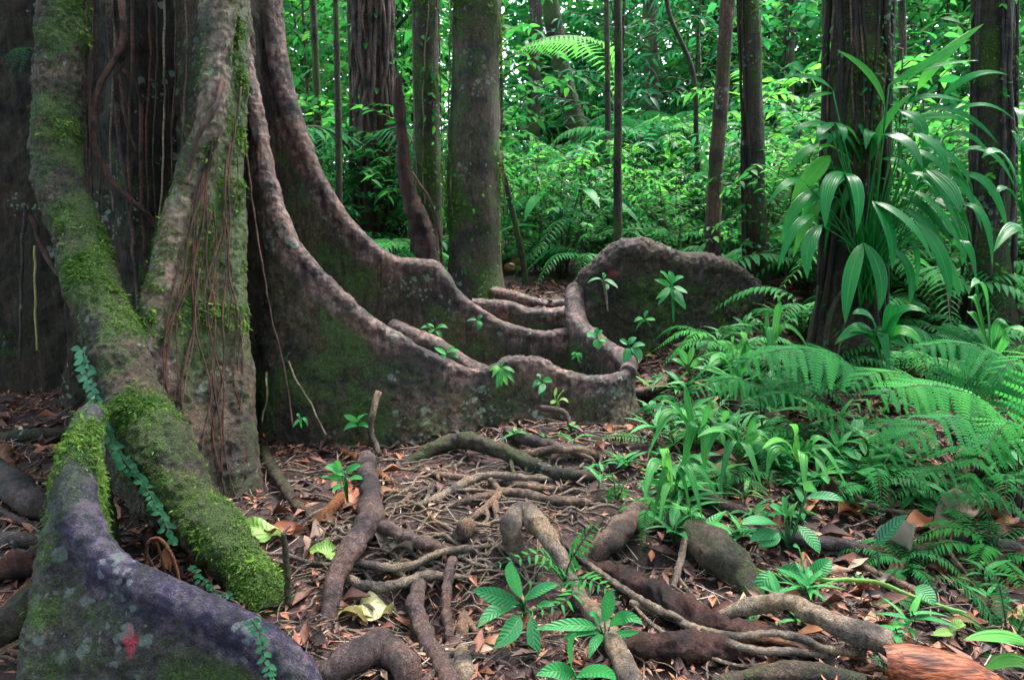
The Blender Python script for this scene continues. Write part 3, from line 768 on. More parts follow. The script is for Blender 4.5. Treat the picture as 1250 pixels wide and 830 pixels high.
# red aerial roots on the right face of the central ridge: parts of the tree
for k in range(22):
    a = 0.12 + 0.88 * ((k * 0.618) % 1); top = random.choice([32, 40, 46, 50, 55, 58, 62]); bot = random.choice([66, 76, 84, 88, 89])
    if bot - top < 18: top = bot - 24
    pts = []
    for i in np.linspace(top, bot, 9):
        j = int(i); aa = a + 0.10 * math.sin(i * (0.10 + 0.05 * math.sin(k * 1.7)) + k * 1.3) + 0.05 * math.sin(i * 0.37 + k) + random.uniform(-0.012, 0.012) - 0.002 * (bot - i)
        aa = min(1.0, max(0.12, aa))
        c = rcC[j, :3] * (1 - aa) + rcC2[j, :3] * aa
        w = rcC[j, 3] * 0.8 * (1 - aa) + rcC2[j, 3] * 0.9 * aa
        nf = faceC_n if faceC_n[1] < 0 else -faceC_n
        pts.append(c + nf * (w + 0.014 + random.uniform(0, 0.012)))
    V, F = tube(np.array(pts), np.linspace(0.0045, 0.003, 9) * random.uniform(0.4, 1.5), 6, 40, rough=0.3, seed=k)
    obj('aerial_root', V, F, M['rednet'] if k % 4 else M['liana'], tree)

# red paint blot on the front fin
bd = VB - P(159, 784, 1.69); near = np.abs(bd[:, 0]) + 0 * bd[:, 2]
dd = np.sqrt((bd[:, 0] / 0.020) ** 2 + (bd[:, 2] / 0.042) ** 2) + 0.9 * pn(VB, 45, 4)
mk = attr  # keep helper name
me_ = oB.data
at_ = me_.attributes.new('paint', 'FLOAT', 'POINT'); at_.data.foreach_set('value', (1 - sst(0.7, 1.15, dd)).astype(np.float32))
at_ = oW.data.attributes.new('paint', 'FLOAT', 'POINT')
wd = VW - P(748, 334, 5.1)
at_.data.foreach_set('value', (0.7 * (1 - sst(0.6, 1.2, np.sqrt((wd[:, 0] / 0.035) ** 2 + (wd[:, 2] / 0.04) ** 2) + 0.9 * pn(VW, 30, 4)))).astype(np.float32))
def add_paint(m, col):
    nt = m.node_tree; b = nt.nodes['Principled BSDF']
    src = b.inputs['Base Color'].links[0].from_socket
    pz = noise(nt, N_(nt, 'ShaderNodeNewGeometry').outputs['Position'], 120, 3)
    nt.links.new(mixc(nt, math_(nt, 'MULTIPLY', attr(nt, 'paint'), math_(nt, 'MULTIPLY', math_(nt, 'SUBTRACT', pz, 0.36), 4.5, True)), src, col), b.inputs['Base Color'])
add_paint(M['front'], (0.70, 0.07, 0.11))
add_paint(M['wall'], (0.30, 0.02, 0.03))

# ------------------------------------------------------------------ roots and logs on the forest floor
FLOOR = [  # points (u, v[, lift]) , widths, material, label
 ([(500, 566), (528, 548, .03), (560, 537, .05), (590, 543, .05), (630, 558, .03), (660, 571, .02), (690, 579, .02), (732, 582)], (12, 17, 18, 18, 17, 16, 14, 9), 'rootmoss', 'thick dark mossy root arching along the foot of the wavy buttress'),
 ([(612, 524), (640, 535, .03), (670, 543, .02), (700, 547, .02), (720, 550)], (12, 14, 12, 10, 8), 'rootpurple', 'reddish root parallel behind the thick mossy root'),
 ([(600, 540), (640, 553, .02), (680, 548, .04), (717, 552, .02), (735, 560)], (6, 8, 10, 9, 6), 'root', 'brown root looping beside the reddish root'),
 ([(490, 622), (528, 611, .02), (569, 588, .03), (599, 580, .03), (640, 583, .03), (684, 585)], (8, 10, 10, 9, 8, 5), 'rootpale', 'pale root climbing diagonally over the red soil terrace'),
 ([(503, 574), (542, 580, .02), (575, 585, .02)], (6, 8, 7), 'root', 'short tan root joining the pale diagonal root'),
 ([(526, 623), (569, 612, .02), (609, 602, .03), (636, 602, .03), (673, 611, .03), (704, 612, .03), (735, 617)], (6, 9, 11, 11, 11, 11, 7), 'root', 'long tan root crossing the terrace level'),
 ([(611, 589), (650, 594, .02), (696, 598)], (7, 8, 5), 'root', 'short straight tan root above the long level one'),
 ([(599, 586, .03), (609, 601, .05), (596, 617, .03), (566, 639, .02), (547, 652)], (6, 8, 9, 8, 6), 'root', 'bent tan root crossing down over the long level one'),
 ([(604, 609, .03), (606, 628, .03), (609, 650)], (6, 7, 5), 'root', 'short drooping root hanging off the crossing roots'),
 ([(630, 672), (623, 642, .09), (636, 625, .13), (655, 636, .12), (676, 667, .09), (693, 698, .07), (705, 726, .06), (724, 750, .06), (748, 780, .06), (770, 836, .04)], (18, 22, 23, 22, 20, 19, 19, 20, 22, 24), 'rootpale', 'pale hooked root bent like an elbow behind the young fern'),
 ([(722, 682), (735, 668, .03), (752, 651, .05), (768, 635, .05), (782, 622, .03)], (24, 26, 26, 24, 18), 'root', 'short stout root leaning against the bank by the strap leaves'),
 ([(446, 560, .04), (451, 594, .05), (453, 628, .05), (435, 658, .04), (418, 685, .04), (407, 715, .03), (399, 760)], (20, 22, 26, 26, 23, 22, 18), 'rootpurple', 'stout purple root winding down from the buttress foot'),
 ([(462, 643, .03), (498, 655, .04), (528, 667, .03), (547, 668)], (16, 15, 13, 8), 'rootpurple', 'purple side root under the grey wisp of dead leaf'),
 ([(400, 684), (444, 688, .03), (481, 693, .03), (508, 688, .03), (528, 678, .03), (552, 671, .03), (582, 668, .02), (625, 661)], (6, 8, 9, 9, 8, 8, 7, 5), 'rootpale', 'long pale root snaking across the soil edge'),
 ([(412, 696), (437, 712, .02), (468, 717, .03), (498, 709, .03), (522, 702, .03), (549, 703, .02), (590, 705)], (8, 12, 12, 11, 10, 8, 4), 'rootpale', 'tan root sagging below the long pale one'),
 ([(470, 690), (495, 684, .02), (520, 696, .02), (545, 690, .01), (575, 694)], (4, 5, 6, 5, 3), 'root', 'thin tan rootlet between the two pale soil-edge roots'),
 ([(552, 684, .02), (545, 719, .05), (545, 752, .05), (551, 783, .04), (561, 795)], (10, 11, 11, 10, 8), 'rootpurple', 'slender purple root dropping down the soil step'),
 ([(512, 706), (508, 739, .05), (515, 769, .05), (532, 800, .05), (552, 838, .04)], (17, 20, 20, 20, 22), 'rootpurple', 'stout purple root running toward the viewer in the hollow'),
 ([(569, 746), (565, 765, .02), (563, 784)], (13, 15, 13), 'root', 'short brown root stub in the dark hollow'),
 ([(564, 792), (566, 812, .03), (568, 840)], (17, 20, 20), 'rootpale', 'pale ringed root at the lower edge beside the brown stub'),
 ([(392, 836), (424, 806, .07), (454, 791, .10), (478, 793, .10), (494, 812, .07), (500, 838)], (26, 30, 31, 30, 28, 24), 'rootpurple', 'fat arched purple root at the lower edge'),
 ([(322, 548), (330, 568, .02), (344, 588, .03), (358, 612, .02), (383, 633)], (10, 12, 13, 12, 8), 'rootmoss', 'green mossy root curving away from the red-rooted ridge'),
 ([(560, 655), (569, 645, .04), (572, 640, .05)], (16, 22, 12), 'root', 'rounded brown root knob on the terrace'),
 ([(700, 682), (740, 697, .02), (790, 722, .03), (840, 750, .03), (900, 772, .03), (960, 785, .02), (1030, 800)], (12, 18, 25, 29, 28, 25, 14), 'rotten', 'dark red rotten log lying across the lower right'),
 ([(690, 665), (720, 690, .05), (760, 718, .07), (800, 742, .08), (835, 758, .07)], (5, 7, 8, 8, 6), 'rootpale', 'pale rootlet lying along the red rotten log'),
 ([(730, 800), (790, 790, .03), (860, 790, .03), (930, 800, .02)], (16, 24, 26, 14), 'rotten', 'short crumbly log below the red rotten log'),
 ([(870, 757, .03), (908, 742, .08), (955, 735, .10), (985, 746, .10), (1019, 762, .10), (1046, 774, .10), (1088, 783, .09)], (12, 16, 19, 21, 23, 26, 30), 'rootpale', 'pale broken branch with a splintered end'),
 ([(826, 757, .05), (860, 769, .08), (897, 776, .09), (941, 773, .09), (978, 778, .09), (1012, 793, .08), (1056, 797, .05)], (7, 8, 8, 8, 8, 8, 7), 'rootpale', 'grey vine stem lying under the pale broken branch'),
 ([(770, 735, .05), (826, 757, .06), (870, 777, .08), (921, 793, .08), (965, 795, .07), (1019, 801, .05)], (7, 8, 8, 8, 8, 6), 'rootpale', 'lower grey vine stem crossing the rotten log'),
 ([(890, 784, .07), (931, 779, .08), (965, 786, .08), (995, 794, .06)], (5, 7, 7, 5), 'orange', 'short yellow-brown stem between the grey vine stems'),
 ([(775, 741, .05), (800, 765, .05), (840, 790, .05), (900, 812, .04), (960, 806, .03)], (4, 5, 5, 4, 3), 'rootpale', 'thin whitish rootlet sagging below the vine stems'),
 ([(870, 836, .02), (941, 821, .04), (1000, 822, .04), (1055, 834, .02)], (16, 20, 20, 18), 'rootmoss', 'mossy pale log at the lower edge'),
 ([(820, 640, -.02), (850, 655, .0), (880, 680, .02), (905, 704, .0), (925, 735)], (30, 40, 44, 38, 22), 'rootmoss', 'big purple root hump with a mossy underside'),
 ([(838, 645, .1), (832, 680, .06), (822, 715, .03)], (6, 8, 6), 'rootpale', 'thin pale root hanging over the purple hump'),
 ([(900, 640), (958, 655, .03), (1032, 666, .04), (1068, 678, .03), (1100, 690)], (10, 15, 16, 15, 10), 'rootdark', 'dark straight root crossing the bank below the seedlings'),
 ([(1095, 682), (1130, 672, .03), (1156, 662)], (12, 17, 12), 'rootmoss', 'short mossy log in the leaf litter of the bank'),
 ([(1145, 656), (1200, 662, .03), (1256, 675)], (12, 17, 15), 'rootdark', 'dark log behind the curled dry leaf'),
 ([(1160, 682), (1205, 681, .02), (1256, 684)], (6, 7, 7), 'rootmoss', 'thin green stick under the dark log'),
 ([(1012, 583, .05), (1045, 606, .06), (1073, 621, .05), (1120, 628, .04), (1168, 633)], (4, 6, 6, 6, 4), 'rootmoss', 'yellow-green stick lying on the fern bank'),
 ([(1040, 680, .04), (1066, 697, .04), (1112, 718, .03), (1150, 738, .02), (1195, 755)], (5, 8, 9, 7, 5), 'root', 'tan stick below the lone heart leaf'),
 ([(894, 676, .04), (931, 698, .05), (992, 707, .06), (1066, 710, .06), (1124, 732, .04), (1190, 752, .02)], (4, 4.5, 5, 5, 5, 4), 'limeleaf', 'thin green vine stem stretched across the bank'),
 ([(1134, 641, .08), (1160, 675, .06), (1188, 710, .01)], (3, 4, 3), 'rootpale', 'grey twig slanting down through the dry leaves'),
 ([(740, 497), (771, 482, .02), (798, 475, .02), (825, 455)], (9, 12, 12, 9), 'root', 'pale brown root beside the curl of the wavy buttress'),
 ([(708, 522), (737, 508, .02), (753, 496)], (6, 9, 7), 'root', 'short root below the buttress curl'),
 ([(715, 532), (751, 525, .02), (783, 531)], (8, 10, 7), 'root', 'knobbly root crossing below the buttress curl'),
 ([(700, 512), (730, 520, .01), (760, 515, .02), (800, 505)], (4, 5, 6, 4), 'rootpurple', 'thin purple root under the buttress curl'),
 ([(790, 570), (840, 590, .03), (880, 615, .04), (915, 632)], (8, 12, 16, 14), 'rootpurple', 'purplish root half hidden by the strap-leaf tuft'),
 ([(5, 545, .03), (10, 565, .05), (14, 583, .01)], (9, 11, 9), 'orange', 'orange-brown root stub at the far left'),
 ([(-20, 570), (15, 592, .06), (36, 611, .06), (66, 628)], (26, 32, 30, 22), 'rootdark', 'thick dark root hump left of the front fin'),
 ([(-20, 540), (37, 531, .04), (70, 528, .04), (100, 530)], (14, 15, 14, 10), 'rootmoss', 'mossy dark root lying behind the dark hump'),
 ([(-10, 661), (25, 659, .04), (62, 662)], (14, 17, 14), 'rootdark', 'level dark root left of the front fin'),
 ([(-20, 790), (5, 765, .05), (30, 742, .06), (64, 706)], (30, 34, 34, 28), 'rootmoss', 'stout mossy root rising toward the front fin'),
 ([(-15, 760, .06), (30, 718, .09), (66, 684, .06)], (6, 8, 6), 'orange', 'thin orange root lying on the stout mossy one'),
 ([(-10, 800, .02), (34, 780, .04), (64, 760, .03)], (6, 9, 7), 'root', 'thin grey-brown root under the stout mossy one'),
 ([(-15, 700), (20, 690, .04), (60, 676)], (22, 24, 18), 'rotten', 'dark rotting root between the level root and the mossy one'),
 ([(-10, 614, .03), (25, 636, .03), (58, 642)], (5, 7, 5), 'rootdark', 'thin dark root below the thick dark hump'),
 ([(351, 636, .0), (352, 690, .12), (351, 742, .16)], (7, 8, 9), 'rootmoss', 'broken upright mossy stick beside the leaning limb'),
 ([(362, 712), (395, 706, .02), (430, 690, .02)], (4, 5, 4), 'rootpale', 'thin whitish stem beside the yellow leaves'),
 ([(405, 545), (430, 556, .03), (462, 577, .03), (492, 600)], (5, 9, 9, 6), 'orange', 'orange-red bark strip slanting beside the pale knotted root'),
 ([(380, 642, .02), (398, 626, .04), (418, 606, .05)], (13, 15, 11), 'orange', 'curled orange bark roll beside the winding purple root'),
 ([(502, 598), (497, 608, .02), (478, 625)], (6, 6, 4), 'root', 'short broken stick on the terrace'),
 ([(655, 255, .0), (650, 262, .0)], (1, 1), 'root', None),
 ([(172, 640), (176, 668, .10), (183, 660, .14), (200, 662, .12), (212, 686)], (4, 4, 5, 5, 4), 'orange', 'small looped tan root in the gap under the leaning limb'),
]
for pts, wid, mt, lab in FLOOR:
    if lab is None: continue
    if lab.startswith('broken upright'):
        b0 = G(352, 742); q = np.array([b0 + [0, 0, -0.02], b0 + [0, 0.01, 0.12], b0 + [-0.005, 0.01, 0.27]]); rr = np.array([0.013, 0.011, 0.010])
    elif lab.startswith('small looped'):
        q = np.array([P(u, v, 2.15) for u, v, *_ in [(180, 695), (179, 668), (186, 658), (198, 660), (213, 686)]]); rr = np.full(5, 0.006)
    else:
        q, rr = [], []
        for (p, w) in zip(pts, wid):
            g = G(p[0], p[1]); r = pxm(w, math.hypot(g[1], CAM_H - g[2])) / 2
            lift = p[2] if len(p) > 2 else -r * 0.6
            # raise along the line of sight so that the root stays on the pixel it is seen at
            d = ray(p[0], p[1]); k = min(0.25, (lift * 0.8 + r * 0.75) / max(0.15, -d[2] / d[1]))
            Y = g[1] - k
            c = P(p[0], p[1], Y); q.append(c); rr.append(r)
        q, rr = np.array(q), np.array(rr)
    nm = 'fallen_log' if ' log' in lab and 'along' not in lab and 'under the dark log' not in lab and 'crossing the rotten' not in lab and 'behind' not in lab else 'stick' if 'stick' in lab or 'twig' in lab else 'broken_branch' if 'branch' in lab and 'under' not in lab else 'trailing_vine' if 'stem' in lab else 'bark_strip' if 'bark' in lab else 'surface_root'
    sides_ = []
    if nm == 'surface_root' and len(q) > 2:
        rr = rr.copy()
        for end in (0, -1):
            nb_ = 1 if end == 0 else -2
            dv = nrm(q[end] - q[nb_]); e_ = q[end] + dv * max(0.05, 2.6 * rr[end]); e_[2] = min(H(e_[0], e_[1]) - rr[end] * 0.9, q[end][2])
            if end == 0: q = np.vstack([e_, q]); rr = np.concatenate([[rr[0] * 0.45], rr])
            else: q = np.vstack([q, e_]); rr = np.concatenate([rr, [rr[-1] * 0.4]])
        for kk in range(random.randint(1, 3)):
            f = random.uniform(0.2, 0.85); j = f * (len(q) - 1); i0 = int(j); fr_ = j - i0
            o0 = q[i0] * (1 - fr_) + q[min(i0 + 1, len(q) - 1)] * fr_; r0 = np.interp(j, range(len(q)), rr)
            dd_ = nrm(q[min(i0 + 1, len(q) - 1)] - q[i0]); sd = np.array([-dd_[1], dd_[0], 0]) * random.choice((-1, 1))
            Ls = random.uniform(0.12, 0.38); pts_ = [o0]
            for e in (0.35, 0.7, 1.0):
                x_ = o0 + (dd_ * random.uniform(0.4, 0.9) + sd * random.uniform(0.3, 0.9)) * Ls * e + RNG.normal(0, 0.02, 3)
                x_[2] = H(x_[0], x_[1]) + 0.012 * (1 - e) + (0.02 if e < 0.5 else 0); pts_.append(x_)
            r1 = min(r0 * 0.5, 0.011)
            sides_.append(tube(np.array(pts_), np.array([r1 * 1.3, r1, r1 * 0.7, r1 * 0.25]), 7, 22, rough=0.35, seed=kk))
    V, F = tube(q, rr, 18, rough=0.5 if mt != 'rotten' else 1.1, seed=len(lab), rings=min(130, max(18, int(np.linalg.norm(np.diff(q, axis=0), axis=1).sum() / (rr.mean() * 0.35)))))
    if sides_: V, F = join([(V, F)] + sides_)
    setp(obj(nm, V, F, M[mt], None, loc=q[len(q) // 2], attrs={'moss': np.zeros(len(V))}), lab, {'fallen_log': 'log', 'stick': 'stick', 'broken_branch': 'branch', 'trailing_vine': 'stem', 'bark_strip': 'bark', 'surface_root': 'root'}[nm], None, 'thing')

# web of thin rootlets over the terrace, too many to count
def rootlets():
    out, T = [], []
    for (u0, u1, v0, v1), n, r_ in (((380, 740, 545, 700), 130, (0.003, 0.010)), ((360, 620, 690, 820), 45, (0.002, 0.006)), ((700, 1240, 640, 815), 60, (0.0018, 0.005)), ((690, 830, 470, 560), 30, (0.002, 0.007)), ((0, 60, 520, 820), 30, (0.002, 0.006))):
        for k in range(n):
            g = G(random.uniform(u0, u1), random.uniform(v0, v1)); a = random.gauss(0.15, 0.5) + (math.pi if random.random() < .5 else 0); L = random.uniform(0.15, 0.6)
            x, y = g[0], g[1]; pts = []
            for i in range(8):
                pts.append([x, y, H(x, y) + 0.020 + 0.020 * math.sin(i * 1.3 + k) ** 2 - (0.02 if i in (0, 7) else 0)])
                a += random.gauss(0, 0.3); x += math.cos(a) * L / 7; y += math.sin(a) * L / 7
            r = random.uniform(*r_)
            V, F = tube(np.array(pts), np.linspace(r, r * 0.4, 8), 6, 26, rough=0.3, seed=k); out.append((V, F))
    V, F = join(out)
    o = obj('rootlets', V, F, M['rootpale'], None, loc=(0, 2.7, 0), attrs={'moss': np.zeros(len(V))})
    setp(o, 'web of thin tan rootlets creeping over the soil', 'rootlets', None, 'stuff')
rootlets()

# orange-brown palm sheath: a curved trough with fibre lines
def sheath():
    A = [P(1080, 802, 1.70), P(1125, 812, 1.68), P(1172, 826, 1.66), P(1225, 852, 1.62)]
    c = catmull(np.array(A), 24); T = nrm(np.gradient(c, axis=0))
    up = np.array([0, -0.45, 0.9]); X = nrm(np.cross(T, up)); Z = np.cross(X, T)
    a = np.linspace(-1.35, 1.35, 17); V = []
    for th, rad in ((a, 0.082), (a[::-1], 0.077)):
        w = np.interp(np.linspace(0, 1, 24), [0, 0.15, 0.7, 1], [0.5, 0.85, 1.1, 0.9])[:, None]
        V.append(c[:, None] + X[:, None] * (np.sin(th)[None] * rad * w)[..., None] + Z[:, None] * ((np.cos(th)[None] - 0.6) * rad * w + 0.003 * np.sin(th * 22)[None])[..., None])
    V = np.concatenate(V, 1); n = V.shape[1]
    i = np.arange(23)[:, None] * n; j = np.arange(n)[None]; k = (j + 1) % n
    return V.reshape(-1, 3), np.stack([i + j, i + k, i + n + k, i + n + j], -1).reshape(-1, 4), c[12]
V, F, l0 = sheath()
m, nt, b, out = mat_new('palm_sheath')
geo = N_(nt, 'ShaderNodeNewGeometry'); mp = N_(nt, 'ShaderNodeMapping'); mp.inputs['Scale'].default_value = (0.15, 1, 1.6); mp.inputs['Rotation'].default_value = (0, R(15), R(-18))
nt.links.new(geo.outputs['Position'], mp.inputs['Vector'])
nz = noise(nt, mp.outputs[0], 90, 4)
nt.links.new(ramp(nt, nz, [(0.38, (0.03, 0.007, 0.003)), (0.5, (0.10, 0.022, 0.008)), (0.62, (0.22, 0.062, 0.022))]), b.inputs['Base Color'])
b.inputs['Roughness'].default_value = 0.55; b.inputs['Specular IOR Level'].default_value = 0.2; bump(nt, b, nz, 0.5, 0.006)
setp(obj('palm_sheath', V, F, m, None, loc=l0), 'smooth orange-brown fallen palm sheath next to the splintered branch', 'palm sheath', None, 'thing')

# ------------------------------------------------------------------ leaf litter, twigs
def litter():
    b = Batch()
    tpls = [leaf_tpl(2, 0.45, -0.15, 0.35), leaf_tpl(2, 0.30, 0.25, -0.3), leaf_tpl(2, 0.55, 0.1, 0.6)]
    n = 56000
    x = RNG.uniform(-3.6, 3.6, n); y = 1.3 + 6.2 * RNG.random(n) ** 1.25
    p3 = np.stack([x, y, 0 * x], 1)
    keep = (pn(p3, 1.7, 2) + 0.35 * pn(p3, 5, 3) + RNG.normal(0, 0.22, n) + 0.24) > 0
    keep |= (x > 0.9) & (RNG.random(n) < 0.4)
    keep &= ~((np.abs(x + 0.05) < 0.6) & (y > 2.3) & (y < 3.5) & (RNG.random(n) < 0.5))        # swept thin where the roots cross
    x, y = x[keep], y[keep]; n = len(x)
    z = H0(x, y) + 0.008 + RNG.random(n) * 0.018
    s = RNG.uniform(0.012, 0.056, n) * (1 + 1.3 * (RNG.random(n) < 0.18)) * np.where(x > 0.8, 1.3, 1.0)
    d = rdir(n, -0.25, 0.35); up = np.array([0, 0, 1.0]) + RNG.normal(0, 0.35, (n, 3))
    t = np.clip(RNG.beta(1.1, 1.3, n), 0, 1)
    k = RNG.integers(0, 3, n)
    for q in range(3):
        f = k == q
        b.add(tpls[q], np.stack([x, y, z], 1)[f], d[f], up[f], s[f], t[f])
    o = b.obj('leaf_litter', M['litter'], None, (0, 3, 0))
    return setp(o, 'brown and reddish fallen leaves covering the forest floor', 'leaf litter', None, 'stuff')
litter()

def twigs():
    Vs, Fs, T, n0 = [], [], [], 0
    for k in range(1900):
        x = random.uniform(-3, 3); y = 1.5 + 4.5 * random.random() ** 1.3
        a = random.uniform(0, math.pi); L = random.uniform(0.05, 0.26)
        d = np.array([math.cos(a), math.sin(a), 0])
        s = np.linspace(-0.5, 0.5, 4)[:, None]
        q = np.array([x, y, 0]) + d * L * s + RNG.normal(0, 0.03 * L, (4, 3))
        q[:, 2] = H0(q[:, 0], q[:, 1]) + 0.012 + random.random() * 0.02 + s[:, 0] * random.uniform(-0.02, 0.04)
        V, F = tube(q, random.uniform(0.0012, 0.0035), 4, 7, cap=False)
        Vs.append(V); Fs.append(F + n0); n0 += len(V); T.append(np.full(len(V), random.random()))
    o = obj('fallen_twigs', np.vstack(Vs), np.vstack(Fs), M['twig'], None, attrs={'tint': np.concatenate(T)}, loc=(0, 3, 0))
    setp(o, 'thin dry twigs and rootlets strewn over the soil', 'twigs', None, 'stuff')
twigs()

# single fallen leaves that stand out
def dead_leaf(pts, wpx, mat, label, lift=0.03, fold=0.25, wave=0.06, nm='fallen_leaf'):
    (u0, v0), (u1, v1) = pts
    lift = lift * 0.6
    a, c = G(u0, v0, lift), G(u1, v1, lift * 1.2)
    mid = (a + c) / 2 + [0, 0, random.uniform(-0.008, 0.02)]
    w = pxm(wpx, np.linalg.norm((a + c) / 2 - [0, 0, CAM_H]))
    V, F = blade(a, mid, c, w, up=(random.uniform(-.3, .3), random.uniform(-.5, 0), 1), nseg=16, nac=8, fold=0.05, shape=random.uniform(0.8, 1.0))
    vv = vein_attrs(16, 8); q = np.abs(vv['vx'])
    V[:, 2] += w * (random.uniform(0.15, 0.4) * q ** 2 * (0.4 + vv['vy'])) + w * 0.9 * pn(V, 1.1 / w, random.randrange(99)) * (0.3 + q)
    V[:, :2] += (w * 0.25 * q * pn(V, 2.2 / w, 7))[:, None]
    setp(obj(nm, V, F, mat, None, loc=a, attrs={'tint': np.clip(np.full(len(V), random.random()) + 0.8 * pn(V, 1.5 / w, 3), 0, 1), **vv}), label, 'leaf', None, 'thing')
dead_leaf(((404, 752), (450, 770)), 30, M['yellowleaf'], 'pale yellow fallen leaf folded on the dark soil', 0.04)
dead_leaf(((432, 748), (478, 766)), 28, M['yellowleaf'], 'greenish pale torn leaf overlapping the yellow one', 0.05)
dead_leaf(((412, 688), (380, 686)), 22, M['limeleaf'], 'small lime-green leaf lying at the bend of the pale roots', 0.06)
dead_leaf(((345, 668), (295, 660)), 22, M['limeleaf'], 'bright lime-green leaf lying beside the leaning mossy limb', 0.06)
dead_leaf(((372, 655), (322, 665)), 28, M['redleaf'], 'orange-brown leaf under the bright lime-green leaf', 0.03)
dead_leaf(((460, 660), (505, 690)), 34, M['paleleaf'], 'grey shrivelled leaf wisp draped over a purple root', 0.07, wave=0.2)
dead_leaf(((1074, 672), (1110, 692)), 40, M['paleleaf'], 'whitish crumpled leaf under the lone heart leaf', 0.05, wave=0.15)
dead_leaf(((1140, 652), (1196, 634)), 28, M['dryleaf'], 'large curled grey-brown leaf on the bank', 0.05)
dead_leaf(((1225, 655), (1262, 645)), 20, M['paleleaf'], 'pinkish pale leaf at the right edge of the bank', 0.04)
dead_leaf(((1022, 640), (1046, 628)), 26, M['redleaf'], 'rusty red leaf on the bank below the ferns', 0.05)
dead_leaf(((1105, 660), (1138, 646)), 24, M['redleaf'], 'rust-brown leaf beside the curled grey-brown leaf', 0.04)
dead_leaf(((920, 528), (962, 520)), 14, M['dryleaf'], 'tan leaf lying in the dark gap below the ferns', 0.06)
dead_leaf(((1052, 725), (1086, 720)), 14, M['paleleaf'], 'mauve-grey leaf by the green vine stem', 0.04)
dead_leaf(((440, 640), (425, 600)), 20, M['redleaf'], 'crimson dead leaf beside the winding purple root', 0.03)
dead_leaf(((405, 635), (372, 690)), 20, M['dryleaf'], 'pale brown leaf strip near the upright mossy stick', 0.03)
dead_leaf(((852, 518), (880, 505)), 14, M['redleaf'], 'rust-coloured leaf at the left end of the bank', 0.05)
dead_leaf(((1225, 530), (1248, 552)), 22, M['paleleaf'], 'pale tan dry leaf behind the big fern at the right edge', 0.12)
dead_leaf(((616, 338), (642, 330)), 16, M['redleaf'], 'orange curled leaf leaning by the big mossy trunk', 0.12, wave=0.2)

# ------------------------------------------------------------------ standing trunks behind
def trunk_tree(name, pts, mat, label, top=11.0, flare=1.35, sides=20, amp=0.012, crown=None, rough=0.0, extra=None, cat='tree', group=None):
    """pts (u, v, Y, width px) from the base up; carried on above the frame to a height of top metres"""
    q = np.array([[*P(u, v, Y), pxm(w, Y) / 2] for u, v, Y, w in pts])
    base = q[0].copy(); gz = H(base[0], base[1])
    d = (q[-1] - q[-2]); d = d / max(1e-6, d[2])
    up = q[-1] + d * (top - q[-1][2]); up[3] = q[-1][3] * 0.8
    low = base.copy(); low[2] = gz - 0.15; low[3] *= flare
    q = np.vstack([[low], q if base[2] > gz + 0.05 else q[1:], [up]])
    t = thing(name, (base[0], base[1], gz), label, cat, group)
    L = np.linalg.norm(np.diff(q[:, :3], axis=0), axis=1).sum()
    V, F = tube(q[:, :3], q[:, 3], sides, int(min(160, L / 0.06)))
    cen = nrm(V - np.c_[np.interp(V[:, 2], q[:, 2], q[:, 0]), np.interp(V[:, 2], q[:, 2], q[:, 1]), V[:, 2]])
    r0 = q[:, 3].mean()
    V = V + cen * (r0 * (0.16 * pn(V * [1, 1, 0.5], 0.6 / r0, 4) + 0.10 * pn(V * [1, 1, 0.3], 2.2 / r0, 7) + rough * pn(V * [1, 1, 0.12], 1.6 / r0, 8)))[:, None]
    ms = np.clip(0.35 + fbm(V, 1.6, 3, int(base[0] * 10)), 0, 1)
    obj('trunk', V, F, mat, t, attrs={'moss': ms})
    return t, q, V, cen, ms

def trunk_moss(t, V, Nn, ms, n, zmax, th=0.4, size=(0.015, 0.035)):
    w = np.clip(ms - th, 0, 1) * (V[:, 2] < zmax) * (V[:, 1] < t.location[1] + 0.1)
    if w.sum() == 0: return
    i = RNG.choice(len(V), n, p=w / w.sum())
    b = Batch(); p = V[i] + RNG.normal(0, 0.02, (n, 3)); 
    r = np.array(t.location[:2])
    b.add(sprig, p, Nn[i] * 0.7 + [0, 0, -0.5] + RNG.normal(0, 0.4, (n, 3)), Nn[i] + [0, 0, 0.5], RNG.uniform(*size, n), np.clip(RNG.normal(0.45, 0.25, n), 0, 1))
    o = b.obj('moss', M['moss'], t); o['kind'] = 'stuff'

